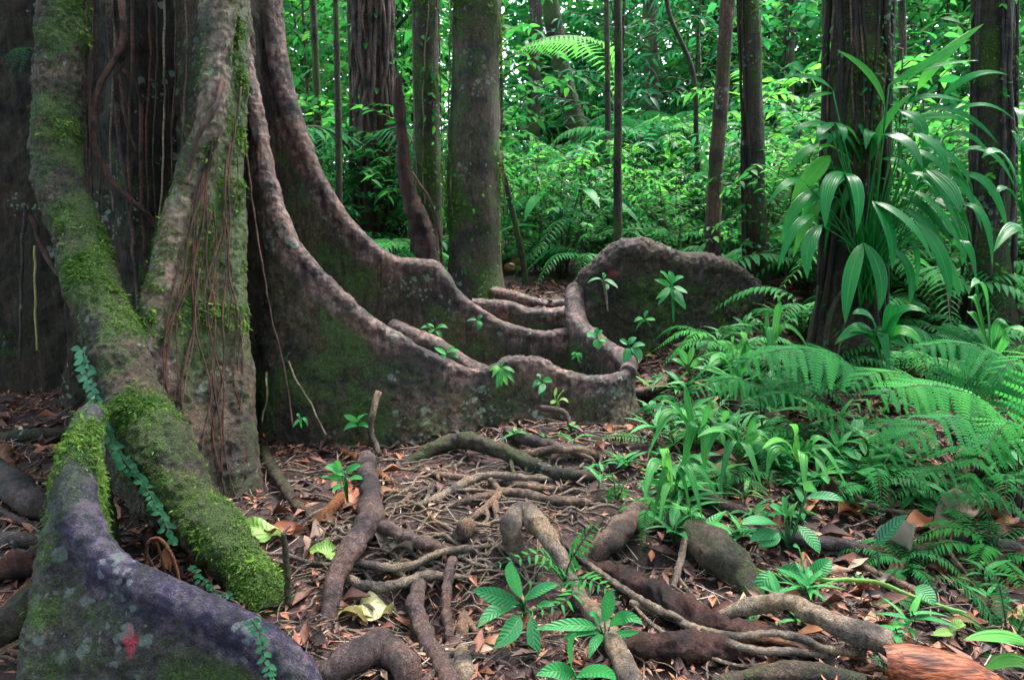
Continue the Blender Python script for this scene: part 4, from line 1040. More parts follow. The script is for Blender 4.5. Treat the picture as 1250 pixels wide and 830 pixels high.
TR = {}
for key, name, pts, mt, lab, fl in [
  ('big', 'mossy_tree', [(580, 356, 6.6, 78), (580, 320, 6.6, 68), (579, 200, 6.6, 62), (581, 100, 6.6, 58), (583, -40, 6.6, 54)], 'mossytrunk', 'thick straight trunk patched with moss and pale lichen in the middle', 1.2),
  ('dark', 'dark_tree', [(522, 335, 6.9, 48), (521, 290, 6.9, 38), (521, 200, 6.9, 32), (520, 100, 6.9, 30), (520, -40, 6.9, 29)], 'vinetrunk', 'slimmer dark trunk just beside the thick mossy trunk', 1.3),
  ('vine', 'vine_hung_tree', [(457, 290, 9.0, 40), (457, 200, 9.0, 34), (454, 100, 9.0, 30), (452, -40, 9.0, 28)], 'liana', 'dark trunk hung with many straight grey lianas', 1.5),
  ('p1', 'sapling_tree', [(414, 280, 7.6, 9), (413, 150, 7.6, 8), (409, -40, 7.6, 7)], 'vinetrunk', 'thin dark pole beside the vine-hung trunk', 1.1),
  ('p2', 'sapling_tree', [(390, 270, 9.0, 10), (387, 120, 9.0, 9), (380, -40, 9.0, 8)], 'mossytrunk', 'slender grey-green pole nearest the buttressed tree', 1.1),
  ('p3', 'sapling_tree', [(434, 290, 10.0, 11), (432, 150, 10.0, 10), (427, -40, 10.0, 9)], 'vinetrunk', 'thin pole close in front of the vine-hung trunk', 1.1),
  ('p4', 'sapling_tree', [(754, 318, 6.8, 12), (754, 200, 6.8, 10), (755, 80, 6.8, 9.5), (753, -40, 6.8, 9)], 'vinetrunk', 'thin dark straight pole rising behind the root wall', 1.2),
  ('red', 'reddish_tree', [(868, 330, 6.6, 22), (873, 220, 6.6, 18), (881, 110, 6.6, 17), (891, -40, 6.6, 16)], 'redtrunk', 'leaning reddish trunk with pale lichen bands', 1.2),
  ('dk2', 'dark_tree', [(924, 350, 6.1, 34), (921, 250, 6.1, 27), (920, 150, 6.1, 23), (917, 60, 6.1, 22), (914, -40, 6.1, 22)], 'vinetrunk', 'dark knotty trunk next to the leaning reddish trunk', 1.3),
  ('p5', 'sapling_tree', [(1012, 330, 7.4, 13), (1011, 150, 7.4, 12), (1010, -40, 7.4, 12)], 'vinetrunk', 'dark pole half hidden behind the vine-clad trunk', 1.1),
  ('right', 'vine_clad_tree', [(1030, 420, 4.6, 82), (1035, 350, 4.6, 70), (1040, 200, 4.6, 62), (1046, 80, 4.6, 58), (1051, -40, 4.6, 55)], 'vinetrunk', 'thick vine-clad trunk behind the big pleated leaves', 1.25),
  ('edge', 'vine_clad_tree', [(1204, 430, 5.3, 56), (1206, 330, 5.3, 46), (1210, 180, 5.3, 41), (1213, -40, 5.3, 38)], 'vinetrunk', 'dark vine-clad trunk near the right edge', 1.3),
  ('lean', 'leaning_tree', [(712, 190, 14, 26), (697, 130, 14, 22), (685, 80, 14, 20), (664, -40, 14, 19)], 'mossytrunk', 'leaning distant trunk beyond the thick mossy trunk', 1.1),
  ('p6', 'sapling_tree', [(741, 270, 9.5, 7), (742, 150, 9.5, 7), (740, -40, 9.5, 6)], 'mossytrunk', 'faint thin stem just behind the straight dark pole', 1.1),
  ('p7', 'sapling_tree', [(852, 270, 9.0, 8), (850, 170, 9.0, 6), (846, 90, 9.0, 6), (818, 20, 9.0, 5), (806, -40, 9.0, 5)], 'vinetrunk', 'thin dark stem bending over behind the leaning reddish trunk', 1.1),
  ('p8', 'sapling_tree', [(472, 290, 11, 12), (474, 120, 11, 10), (474, -40, 11, 10)], 'vinetrunk', 'thin dim stem between the vine-hung trunk and the dark trunk', 1.1),
  ('p9', 'sapling_tree', [(640, 330, 7.5, 7), (626, 260, 7.5, 7), (610, 195, 7.5, 6), (596, 140, 7.6, 6)], 'vinetrunk', 'slanting dark stick of a stem beside the thick mossy trunk', 1.1),
  ('p10', 'sapling_tree', [(1110, 330, 8.5, 9), (1104, 150, 8.5, 8), (1100, -40, 8.5, 8)], 'mossytrunk', 'thin pole between the two vine-clad trunks', 1.1),
  ('p11', 'sapling_tree', [(345, 200, 10, 8), (340, 100, 10, 8), (334, -40, 10, 8)], 'vinetrunk', 'dark thin stem against the edge of the giant tree', 1.1),
  ('f1', 'distant_tree', [(800, 250, 16, 20), (796, 120, 16, 17), (792, -40, 16, 16)], 'vinetrunk', 'dim distant trunk between the dark pole and the reddish trunk', 1.1),
  ('f2', 'distant_tree', [(650, 250, 17, 17), (652, 120, 17, 15), (655, -40, 17, 14)], 'vinetrunk', 'dim distant trunk right beyond the thick mossy trunk', 1.1),
  ('f3', 'distant_tree', [(960, 250, 15, 15), (962, 120, 15, 13), (966, -40, 15, 12)], 'vinetrunk', 'dim distant trunk beyond the dark knotty one', 1.1),
]:
    TR[key] = trunk_tree(name, pts, M[mt], lab, top=8.5, flare=fl, sides=12 if pts[0][3] < 25 else 22, rough=0.12 if key in ('vine', 'right', 'edge', 'dk2') else 0.0)
trunk_moss(TR['big'][0], *TR['big'][2:], 4500, 4.2, 0.42, (0.02, 0.045))
trunk_moss(TR['dark'][0], *TR['dark'][2:], 1500, 4.2, 0.45, (0.02, 0.04))
trunk_moss(TR['dk2'][0], *TR['dk2'][2:], 1200, 4.0, 0.4, (0.015, 0.035))
trunk_moss(TR['right'][0], *TR['right'][2:], 2600, 3.4, 0.4, (0.012, 0.032))
trunk_moss(TR['edge'][0], *TR['edge'][2:], 1000, 3.4, 0.42, (0.012, 0.03))

def clad(t, q, n, rad, mat, zmax=6.0, name='climbing_stem', wob=0.05):
    """vine stems running up a trunk: parts of the tree"""
    for k in range(n):
        a0 = random.uniform(math.pi, 2 * math.pi); z0 = random.uniform(-0.1, 1.0); pts = []
        for z in np.linspace(q[0][2] + 0.1 + max(0, z0), zmax, 16):
            c = [np.interp(z, q[:, 2], q[:, j]) for j in (0, 1, 3)]
            a = a0 + 0.35 * math.sin(z * 1.3 + k) + random.uniform(-0.08, 0.08)
            rr = c[2] * 1.06 + rad + random.uniform(0, wob) * c[2]
            pts.append([c[0] + rr * math.cos(a), c[1] + rr * math.sin(a), z])
        V, F = tube(np.array(pts), rad * random.uniform(0.5, 1.6), 6, 50, rough=0.3, seed=k)
        obj(name, V, F, mat, t)
clad(TR['right'][0], TR['right'][1], 13, 0.016, M['dark'], 4.6)
clad(TR['right'][0], TR['right'][1], 5, 0.010, M['root'], 4.6)
clad(TR['edge'][0], TR['edge'][1], 9, 0.013, M['rootdark'], 4.6)
clad(TR['dk2'][0], TR['dk2'][1], 4, 0.012, M['dark'], 4.6)
clad(TR['vine'][0], TR['vine'][1], 16, 0.022, M['rootpurple'], 5.5, wob=0.6)
clad(TR['dark'][0], TR['dark'][1], 3, 0.006, M['rootpale'], 4.5)
clad(TR['big'][0], TR['big'][1], 2, 0.005, M['root'], 4.5)

def climbers(t, q, n, z0, z1, size, mat):
    z = RNG.uniform(z0, z1, n); a = RNG.uniform(math.pi * 0.9, math.pi * 2.1, n)
    ok = pn(np.stack([a * 0.6, 0 * z, z], 1), 1.6, 4) > 0.0
    z, a = z[ok], a[ok]
    r = np.interp(z, q[:, 2], q[:, 3]) * 1.12 + 0.02
    p = np.stack([np.interp(z, q[:, 2], q[:, 0]) + r * np.cos(a), np.interp(z, q[:, 2], q[:, 1]) + r * np.sin(a), z], 1)
    out = np.stack([np.cos(a), np.sin(a), 0 * a], 1)
    b = Batch(); b.add(leaf_tpl(3, 0.5, 0.3, 0.1), p, out * 0.6 + [0, 0, -0.5] + RNG.normal(0, 0.5, p.shape), out + [0, 0, 0.7], RNG.uniform(0.5, 1.2, len(p)) * size)
    o = b.obj('climber_leaves', mat, t); o['kind'] = 'stuff'
climbers(TR['right'][0], TR['right'][1], 420, 0.7, 3.2, 0.05, M['shrubdark'])
climbers(TR['edge'][0], TR['edge'][1], 260, 0.7, 3.4, 0.06, M['shrub'])
climbers(TR['dark'][0], TR['dark'][1], 160, 1.2, 4.2, 0.08, M['shrub'])
climbers(TR['vine'][0], TR['vine'][1], 200, 1.5, 5.0, 0.12, M['shrub'])
climbers(TR['dk2'][0], TR['dk2'][1], 120, 0.8, 4.0, 0.05, M['shrubdark'])
climbers(TR['big'][0], TR['big'][1], 60, 0.7, 4.0, 0.06, M['shrub'])

snag = thing('dead_snag', G(522, 345), 'dark dead snag leaning against the slim dark trunk', 'snag')
sp_ = np.array([P(530, 345, 6.55), P(518, 300, 6.6), P(508, 262, 6.6), (P(496, 215, 6.62)), P(490, 160, 6.65), P(486, 108, 6.65), P(487, 92, 6.65)])
V, F = tube(sp_, np.array([28, 30, 26, 17, 13, 12, 6]) * 6.6 / FPX / 2, 12, 60, rough=0.5, seed=5)
obj('stump_wood', V, F, M['rotten'], snag)
V, F = tube(np.array([P(503, 210, 6.45), P(512, 225, 6.4), P(525, 245, 6.4), P(535, 280, 6.4), P(540, 330, 6.45)]), 0.012, 6, 40, rough=0.3)
obj('hanging_vine', V, F, M['liana'], snag)

# ------------------------------------------------------------------ understory plant prototypes (mesh data shared by copies)
OVAL = leaf_tpl(4, 0.42, 0.22, 0.12); LANCE = leaf_tpl(4, 0.24, 0.3, 0.15); ROUND = leaf_tpl(4, 0.72, 0.25, 0.1); NEEDLE = leaf_tpl(2, 0.13, 0.35, 0.1); BIG = leaf_tpl(6, 0.36, 0.45, 0.15)
def proto_shrub(h, spread, nbr, per, size, tpl, lean=0.1, tall=0.2):
    b = Batch(); st = []
    top = np.array([random.uniform(-1, 1) * lean * h, random.uniform(-1, 1) * lean * h, h])
    st.append(tube(np.array([[0, 0, -0.1], top * 0.5 + RNG.normal(0, 0.03 * h, 3), top]), np.array([0.012, 0.009, 0.004]) * (0.6 + h * 0.4), 6, 14))
    for k in range(nbr):
        f = tall + (1 - tall) * (k + random.random()) / nbr
        o = top * f * np.array([f, f, 1]); a = k * 2.4 + random.uniform(-.5, .5)
        L = spread * (1.15 - 0.65 * f) * random.uniform(0.7, 1.2)
        dirn = np.array([math.cos(a), math.sin(a), random.uniform(0.15, 0.7)])
        e = o + dirn * L; e2 = e + np.array([math.cos(a), math.sin(a), -0.5]) * L * 0.25
        c = catmull(np.array([o, (o + e) / 2 + [0, 0, 0.06 * L], e, e2]), per + 2)
        st.append(tube(c[::2] if len(c) > 6 else c, np.linspace(0.006, 0.002, len(c[::2] if len(c) > 6 else c)) * (0.6 + h * 0.3), 4, 8, cap=False))
        T = nrm(np.gradient(c, axis=0)); side = nrm(np.cross(T, [0, 0, 1.0]))
        sg = np.where(np.arange(per + 2) % 2, 1, -1)[:, None]
        d = T * 0.55 + side * sg * RNG.uniform(0.5, 1.1, (per + 2, 1)) + [0, 0, -0.15] + RNG.normal(0, 0.2, (per + 2, 3))
        sel = slice(1, None)
        b.add(tpl, c[sel], d[sel], np.array([0, 0, 1.0]) + RNG.normal(0, 0.35, (per + 1, 3)), size * RNG.uniform(0.6, 1.2, per + 1), np.clip(0.25 + 0.45 * f + RNG.normal(0, 0.2, per + 1), 0, 1))
    return b, st

def proto_palm(nf, L, leaflet, npin, h=0.3, tpl=NEEDLE, arch=0.9):
    b = Batch(); st = []
    for k in range(nf):
        a = k * 2.399 + random.uniform(-.2, .2); el = random.uniform(0.5, 1.25)
        o = np.array([0, 0, h]); u = np.array([math.cos(a), math.sin(a), 0]); l = L * random.uniform(0.75, 1.1)
        c = catmull(np.array([[0, 0, -0.05 if h < 0.4 else h * 0.6], o, o + u * l * 0.4 * math.cos(el) + [0, 0, l * 0.45 * math.sin(el)], o + u * l * 0.85 * math.cos(el * 0.7) + [0, 0, l * (0.62 * math.sin(el) - 0.1 * arch)], o + u * l * 1.1 + [0, 0, l * (0.5 * math.sin(el) - 0.4 * arch)]]), npin + 6)
        st.append(tube(c[::2], np.linspace(0.010, 0.002, len(c[::2])) * max(0.4, L), 4, npin // 2 + 3, cap=False))
        c = c[5:]; T = nrm(np.gradient(c, axis=0)); s = nrm(np.cross(T, [0, 0, 1.0])); n = len(c)
        prof = np.sin(np.pi * np.linspace(0.12, 0.98, n) ** 0.8) * leaflet
        tv = np.clip(0.45 + RNG.normal(0, 0.08, n) + random.uniform(-.25, .25), 0, 1)
        for sg in (-1, 1):
            b.add(tpl, c, T * 0.45 + s * sg + [0, 0, -0.12] + RNG.normal(0, 0.06, (n, 3)), np.array([0, 0, 1.0]), prof * RNG.uniform(0.85, 1.1, n), tv)
    return b, st

def proto_big(nl, h, size, tpl):
    b = Batch(); st = []
    for k in range(nl):
        a = k * 2.4 + random.uniform(-.4, .4); hh = h * random.uniform(0.5, 1.1)
        u = np.array([math.cos(a), math.sin(a), 0]); e = u * hh * random.uniform(0.25, 0.6) + [0, 0, hh]
        st.append(tube(np.array([[0, 0, -0.05], e * [0.4, 0.4, 0.55], e]), np.array([0.012, 0.009, 0.006]) * max(0.5, h), 5, 8, cap=False))
        b.add(tpl, e[None], (u * 0.9 + [0, 0, random.uniform(-0.5, 0.3)])[None], np.array([0, 0, 1.0]) + u * 0.2, size * random.uniform(0.7, 1.15), np.clip(random.gauss(0.5, 0.2), 0, 1))
    return b, st

def proto_crown(r, n, size, tpl, flat=0.7, clumps=26):
    b = Batch(); st = []
    c = rdir(clumps, -0.6, 1.0) * r * RNG.uniform(0.35, 1.0, (clumps, 1)) * [1, 1, flat]
    for q in c:
        st.append(tube(np.array([[0, 0, -r * 0.8], q * 0.5 + [0, 0, -r * 0.25], q]), np.array([0.05, 0.03, 0.008]) * r / 2.0, 5, 8, cap=False))
        k = n // clumps
        p = q + RNG.normal(0, r * 0.2, (k, 3)) * [1, 1, 0.55]
        d = nrm(p - q) + [0, 0, -0.3] + RNG.normal(0, 0.3, (k, 3))
        b.add(tpl, p, d, np.array([0, 0, 1.0]) + RNG.normal(0, 0.4, (k, 3)), size * RNG.uniform(0.6, 1.2, k), np.clip(random.gauss(0.5, 0.2) + RNG.normal(0, 0.15, k), 0, 1))
    return b, st

PROTO = {}
def reg(key, bs, leafmat, stemmat=None, names=('foliage', 'stem')):
    b, st = bs
    V, F, T = b.get()
    ml = mesh(names[0], V, F, leafmat, True, {'tint': T})
    SV, SF = join(st)
    PROTO.setdefault(key, []).append((ml, mesh(names[1], SV, SF, stemmat or M['rootmoss'], True), names))

for k in range(3): reg('shrub', proto_shrub(1.9, 0.9, 22, 11, 0.17, OVAL), M['shrub'])
for k in range(2): reg('shrub', proto_shrub(1.7, 0.8, 22, 12, 0.20, LANCE), M['shrubdark'])
for k in range(2): reg('fine', proto_shrub(1.2, 0.7, 24, 16, 0.085, OVAL), M['shrub'])
for k in range(2): reg('sapling', proto_shrub(5.0, 1.4, 40, 14, 0.23, OVAL, 0.05, 0.25), M['shrub'])
reg('sapling', proto_shrub(6.0, 1.5, 44, 13, 0.26, LANCE, 0.05, 0.25), M['shrubdark'])
reg('sapling', proto_shrub(5.5, 1.6, 40, 12, 0.24, ROUND, 0.05, 0.25), M['farleaf'])
for k in range(2): reg('palm', proto_palm(9, 1.7, 0.42, 24, 0.4, LANCE), M['shrub'])
reg('palm', proto_palm(8, 2.0, 0.38, 34, 0.7, NEEDLE), M['farleaf'])
for k in range(2): reg('fernlet', proto_palm(9, 0.75, 0.14, 26, 0.06, LANCE, 1.0), M['fern'])
reg('treefern', proto_palm(11, 1.6, 0.34, 34, 1.4, LANCE, 1.1), M['fern'])
for k in range(2): reg('aroid', proto_big(8, 1.1, 0.55, BIG), M['shrubdark'])
reg('aroid', proto_big(7, 0.8, 0.45, ROUND), M['shrub'])
for k in range(3): reg('crown', proto_crown(1.9, 1700, 0.24, OVAL), M['farleaf' if k == 1 else 'shrub'], M['vinetrunk'], ('crown', 'limbs'))

MARKS = [(330, 'giant tree'), (413, 'thin dark pole'), (455, 'vine-hung trunk'), (521, 'slim dark trunk'), (580, 'thick mossy trunk'), (665, 'leaning distant trunk'), (754, 'straight dark pole'),
         (873, 'reddish trunk'), (920, 'dark knotty trunk'), (1040, 'vine-clad trunk'), (1208, 'right-edge trunk')]
def where(x, y, word):
    u = 625 + x / y * FPX * _cp
    dep = 'near ' if y < 8.5 else 'mid-distance ' if y < 13 else 'far '
    if u < 330: return dep + word + ' behind the giant tree'
    if u > 1208: return dep + word + ' beyond the right-edge trunk'
    for (a, na), (b, nb) in zip(MARKS, MARKS[1:]):
        if a <= u <= b: return f'{dep}{word} between {na} and {nb}'
def place(key, name, x, y, scale, label, group, cat='shrub', rz=None, z=None, var=None, tilt=0.06):
    if label is None or label.startswith('@'): label = where(x, y, label[1:])
    v = PROTO[key]; ml, ms, names = v[random.randrange(len(v)) if var is None else var]
    o = thing(name, (x, y, H(x, y) - 0.03 if z is None else z), label, cat, group)
    o.rotation_euler = (random.uniform(-tilt, tilt), random.uniform(-tilt, tilt), random.uniform(0, 6.28) if rz is None else rz)
    o.scale = (scale,) * 3
    for me_, nm in zip((ml, ms), names):
        c = bpy.data.objects.new(nm, me_); c.parent = o; COL.objects.link(c)
        if nm in ('foliage', 'crown'): c['kind'] = 'stuff'
    return o

def spot(u, Y): return (u - 625) / FPX * Y / (_cp) * 1.0
def scatter(n, key, name, u0, u1, Y0, Y1, s0, s1, label, group, cat, mind=0.5, avoid=None):
    done = []
    tries = 0
    while len(done) < n and tries < n * 30:
        tries += 1
        Y = random.uniform(Y0, Y1); x = spot(random.uniform(u0, u1), Y)
        if any((x - a) ** 2 + (Y - b) ** 2 < mind ** 2 for a, b in done): continue
        if avoid and avoid(x, Y): continue
        done.append((x, Y))
        place(key, name, x, Y, random.uniform(s0, s1), label, group, cat)

# low growth just behind the roots, then taller layers
clear = lambda x, y: (y < 7.4 and -0.55 < x < 0.55) or (y < 6.4 and -0.6 < x < 2.3)
scatter(26, 'fernlet', 'understory_fern', 330, 960, 6.7, 10.5, 0.8, 1.5, '@low feathery fern', 'low ferns behind the roots', 'fern', 0.45, clear)
scatter(38, 'fine', 'small_leaved_shrub', 330, 980, 7.0, 11.5, 0.7, 1.2, '@small-leaved shrub', 'small-leaved shrubs of the thicket', 'shrub', 0.5, clear)
scatter(40, 'shrub', 'broad_leaved_shrub', 320, 1300, 8.0, 14.5, 0.7, 1.25, '@broad-leaved shrub', 'broad-leaved shrubs of the thicket', 'shrub', 0.7)
scatter(14, 'palm', 'understory_palm', 330, 1300, 8.5, 16, 0.7, 1.2, '@feather-leaved palm', 'understory palms of the thicket', 'palm', 1.0)
scatter(12, 'aroid', 'large_leaved_plant', 620, 1280, 7.4, 13, 0.7, 1.2, '@large-leaved plant', 'large-leaved plants of the thicket', 'plant', 0.9)
scatter(32, 'sapling', 'forest_sapling', 310, 1340, 10.0, 21, 0.75, 1.35, '@tall leafy sapling', 'tall saplings of the thicket', 'sapling', 1.0)
scatter(6, 'treefern', 'tree_fern', 640, 1280, 9.5, 16, 0.9, 1.3, '@tree fern', 'tree ferns of the thicket', 'tree fern', 1.5)
for k in range(24):
    Y = random.uniform(16, 27); x = spot(random.uniform(300, 1350), Y)
    place('crown', 'leafy_treetop', x, Y, random.uniform(0.9, 1.5), '@leafy treetop', 'treetops behind the thicket', 'tree', z=H(x, Y) + random.uniform(2.0, 9.0))

scatter(20, 'fernlet', 'understory_fern', 930, 1330, 4.9, 7.8, 0.8, 1.5, '@low feathery fern', 'low ferns behind the roots', 'fern', 0.4)
scatter(16, 'fine', 'small_leaved_shrub', 930, 1330, 5.4, 9.0, 0.7, 1.1, '@small-leaved shrub', 'small-leaved shrubs of the thicket', 'shrub', 0.45)
scatter(8, 'aroid', 'large_leaved_plant', 1060, 1330, 4.9, 8.0, 0.5, 0.9, '@large-leaved plant', 'large-leaved plants of the thicket', 'plant', 0.7)
scatter(14, 'shrub', 'broad_leaved_shrub', 940, 1330, 6.4, 9.0, 0.7, 1.2, '@broad-leaved shrub', 'broad-leaved shrubs of the thicket', 'shrub', 0.6)
scatter(14, 'shrub', 'broad_leaved_shrub', 340, 900, 7.6, 9.5, 0.5, 0.9, '@broad-leaved shrub', 'broad-leaved shrubs of the thicket', 'shrub', 0.5)

scatter(14, 'fernlet', 'understory_fern', 1260, 1750, 2.8, 5.2, 0.6, 1.1, '@low feathery fern', 'low ferns behind the roots', 'fern', 0.4)
scatter(8, 'fine', 'small_leaved_shrub', 1300, 1750, 3.4, 6.0, 0.5, 0.8, '@small-leaved shrub', 'small-leaved shrubs of the thicket', 'shrub', 0.45)

# the arching pale frond in front of the leaning distant trunk
tf = thing('arching_palm', (1.15, 10.2, H(1.15, 10.2)), 'single pale arching palm frond catching light in mid-air', 'palm')
fr_ = catmull(np.array([[1.15, 10.2, H(1.15, 10.2)], P(752, 160, 10.2), P(745, 75, 10.2), P(722, 50, 10.1), P(690, 44, 9.9), P(655, 50, 9.7), P(632, 62, 9.5)]), 64)
V, F = tube(fr_[::3], np.linspace(0.02, 0.004, len(fr_[::3])), 5, 50); fo = obj('frond', V, F, M['limeleaf'], tf)
b = Batch(); c = fr_[24:]; T = nrm(np.gradient(c, axis=0)); s = nrm(np.cross(T, [0, 0, 1.0])); n = len(c)
for sg in (-1, 1): b.add(NEEDLE, c, T * 0.6 + s * sg + [0, 0, -0.1], np.array([0, 0, 1.0]), 0.5 * np.sin(np.pi * np.linspace(0.15, 0.97, n)) + 0.05, 0.9)
obj('leaflets', *b.get()[:2], M['farleaf'], fo, attrs={'tint': b.get()[2]})

# the far forest that reads as one mass
def far_forest():
    b = Batch(); n = 115000
    y = RNG.uniform(24, 44, n); x = RNG.uniform(-1, 1, n) * y * 1.05; z = RNG.uniform(0.5, 20, n)
    p = np.stack([x, y, z], 1)
    keep = (pn(p, 0.33, 3) + 0.5 * pn(p, 0.8, 8) + 0.10 * RNG.normal(size=n)) > -0.48
    n2 = 30000                                                   # unseen forest beside and behind the viewer, added to block low light
    a2 = RNG.uniform(0, 2 * np.pi, n2); r2 = RNG.uniform(9, 17, n2)
    q = np.stack([r2 * np.cos(a2), 2 + r2 * np.sin(a2), RNG.uniform(0.2, 12.5, n2)], 1)
    q = q[((q[:, 1] < 3) | (np.abs(q[:, 0]) > q[:, 1] * 0.95 + 1.5)) & (pn(q, 0.3, 3) > -0.12)]
    p = np.vstack([p[keep], q]); n = len(p)
    b.add(leaf_tpl(2, 0.5, 0.25, 0.0, nac=1), p, rdir(n, -0.6, 0.3), np.array([0, 0, 1.0]) + RNG.normal(0, 0.45, (n, 3)), RNG.uniform(0.32, 0.8, n), np.clip(0.5 + 0.7 * pn(p, 0.5, 5) + RNG.normal(0, 0.15, n), 0, 1))
    o = b.obj('surrounding_forest', M['farleaf'], None, (0, 34, 0))
    setp(o, 'mass of distant green rainforest leaves closing the view, plus unseen leaves beside and behind the viewer', 'forest', None, 'stuff')
far_forest()

def giant_crown():
    b = Batch(); st = []
    for k in range(46):
        a = random.uniform(0, 6.28); rr = 4.6 * math.sqrt(random.random()); q = np.array([TC[0] + rr * math.cos(a), TC[1] + rr * math.sin(a), 10.6 + random.uniform(-0.9, 1.6) - 0.12 * rr])
        st.append(tube(np.array([[TC[0], TC[1], 9.6], (q + [TC[0], TC[1], 10.2]) / 2, q]), np.array([0.14, 0.07, 0.02]), 6, 9))
        p = q + RNG.normal(0, 0.75, (110, 3)) * [1, 1, 0.5]
        b.add(OVAL, p, rdir(110, -0.8, 0.3), np.array([0, 0, 1.0]) + RNG.normal(0, 0.4, (110, 3)), RNG.uniform(0.18, 0.36, 110))
    cr = b.obj('crown', M['shrub'], tree); cr['kind'] = 'stuff'
    V, F = join(st); obj('limbs', V, F, M['dark'], tree)
giant_crown()

# ------------------------------------------------------------------ named plants in the near and middle distance
def sag_mid(a, c, sag):
    return (np.asarray(a) + np.asarray(c)) / 2 + np.array([0, 0, sag])

def petiole(parent, pts, r, mat, name='petiole'):
    V, F = tube(np.array(pts), np.linspace(r, r * 0.6, len(pts)), 6, 14)
    return obj(name, V, F, mat, parent, attrs={'tint': np.full(len(V), 0.5)})

# big pleated leaves round the vine-clad trunk; leaf = (base, bend, tip, width px, depth base, depth tip, tint)
pl = thing('pleated_leaf_palm', (2.0, 4.25, H(2.0, 4.25)), 'large understory palm with glossy pleated leaves in front of the vine-clad trunk', 'palm')
PL = [
 ((1030, 211), (1012, 228), (1007, 282), 27, 4.1, 3.85, .35), ((1031, 211), (1046, 232), (1047, 286), 25, 4.1, 3.85, .4),
 ((1053, 297), (1038, 340), (1037, 392), 23, 4.0, 3.75, .55), ((1055, 297), (1074, 335), (1078, 382), 23, 4.0, 3.8, .55),
 ((1065, 246), (1085, 282), (1086, 330), 27, 4.05, 3.85, .45), ((1066, 246), (1108, 272), (1134, 316), 26, 4.05, 3.8, .45),
 ((1085, 104), (1125, 82), (1180, 53), 25, 4.2, 4.0, .8), ((1085, 106), (1130, 84), (1192, 73), 15, 4.2, 4.1, .85),
 ((1072, 166), (1103, 172), (1124, 209), 27, 4.1, 3.85, .3), ((1098, 136), (1122, 150), (1128, 178), 24, 4.25, 4.1, .3),
 ((1122, 136), (1172, 138), (1217, 170), 13, 4.3, 4.1, .4), ((1108, 160), (1143, 180), (1154, 214), 22, 4.15, 3.95, .3),
 ((1130, 206), (1158, 230), (1170, 262), 24, 4.1, 3.85, .25), ((1118, 270), (1148, 312), (1162, 366), 24, 4.05, 3.8, .4),
 ((1130, 278), (1160, 330), (1176, 362), 18, 4.15, 3.9, .8), ((1017, 111), (994, 96), (964, 93), 15, 4.3, 4.2, .5),
 ((1017, 114), (1000, 116), (980, 124), 11, 4.3, 4.2, .6), ((1012, 151), (986, 152), (961, 168), 12, 4.2, 4.05, .5),
 ((1018, 150), (1005, 158), (998, 169), 15, 4.2, 4.0, .4), ((1020, 150), (1029, 158), (1030, 171), 14, 4.2, 4.05, .6),
 ((985, 226), (965, 222), (936, 250), 13, 4.1, 3.9, .5), ((995, 263), (970, 280), (953, 330), 17, 4.0, 3.8, .4),
 ((1003, 275), (987, 300), (980, 340), 21, 4.0, 3.8, .35), ((1013, 190), (990, 215), (967, 244), 24, 4.25, 4.2, .9),
 ((994, 232), (970, 256), (955, 300), 17, 4.15, 4.0, .85), ((1095, 190), (1135, 192), (1166, 232), 20, 4.3, 4.1, .3),
 ((1100, 215), (1140, 225), (1178, 300), 19, 4.2, 3.95, .5), ((1110, 232), (1150, 262), (1186, 330), 18, 4.25, 4.0, .75),
 ((1095, 240), (1130, 255), (1160, 300), 20, 4.3, 4.1, .35), ((1125, 180), (1165, 195), (1190, 238), 18, 4.35, 4.2, .35),
 ((1140, 205), (1172, 220), (1195, 282), 17, 4.35, 4.15, .7), ((1105, 150), (1150, 142), (1190, 152), 14, 4.4, 4.3, .6),
 ((1075, 195), (1105, 205), (1120, 250), 18, 4.4, 4.25, .6), ((1160, 300), (1180, 300), (1193, 350), 20, 4.2, 4.0, .6),
 ((1092, 290), (1116, 300), (1122, 350), 16, 4.4, 4.3, .55), ((1150, 262), (1172, 282), (1176, 330), 18, 4.3, 4.1, .3),
 ((1000, 175), (978, 190), (960, 215), 18, 4.45, 4.4, .8), ((1062, 200), (1080, 150), (1115, 110), 12, 4.4, 4.3, .6),
 ((1150, 150), (1195, 128), (1236, 150), 15, 4.4, 4.2, .7), ((1160, 190), (1205, 185), (1240, 228), 16, 4.4, 4.2, .5), ((1165, 215), (1205, 225), (1228, 285), 17, 4.3, 4.1, .35), ((1150, 120), (1190, 92), (1232, 96), 14, 4.5, 4.4, .75),
 ((1120, 110), (1150, 70), (1200, 30), 15, 4.5, 4.5, .8), ((1170, 250), (1200, 265), (1212, 325), 18, 4.2, 4.0, .4), ((1100, 255), (1140, 285), (1150, 345), 19, 4.2, 4.0, .3), ((1080, 130), (1060, 90), (1022, 62), 14, 4.4, 4.4, .8), ((1020, 240), (990, 262), (966, 312), 18, 4.3, 4.2, .7), ((1085, 300), (1110, 330), (1108, 372), 18, 4.1, 3.95, .5),
 ((1105, 128), (1140, 118), (1195, 130), 15, 4.5, 4.4, .4), ((1150, 170), (1180, 165), (1205, 190), 16, 4.4, 4.3, .5),
]
for k in range(26):     # further leaves of the same palm, fanning out all round
    a_ = random.uniform(-0.5, 3.6); r_ = random.uniform(60, 135); u_, v_ = 1085 + r_ * 1.05 * math.cos(a_), 225 - r_ * 0.75 * math.sin(a_) + random.uniform(10, 50)
    PL.append(((1085 + (u_ - 1085) * 0.42, 225 + (v_ - 225) * 0.42), (1085 + (u_ - 1085) * 0.75, 225 + (v_ - 225) * 0.75 - random.uniform(8, 26)), (u_, v_ + random.uniform(0, 25)), random.uniform(10, 19), 4.45, random.uniform(4.1, 4.6), random.uniform(.2, .95)))
crown0 = P(1060, 330, 4.35)
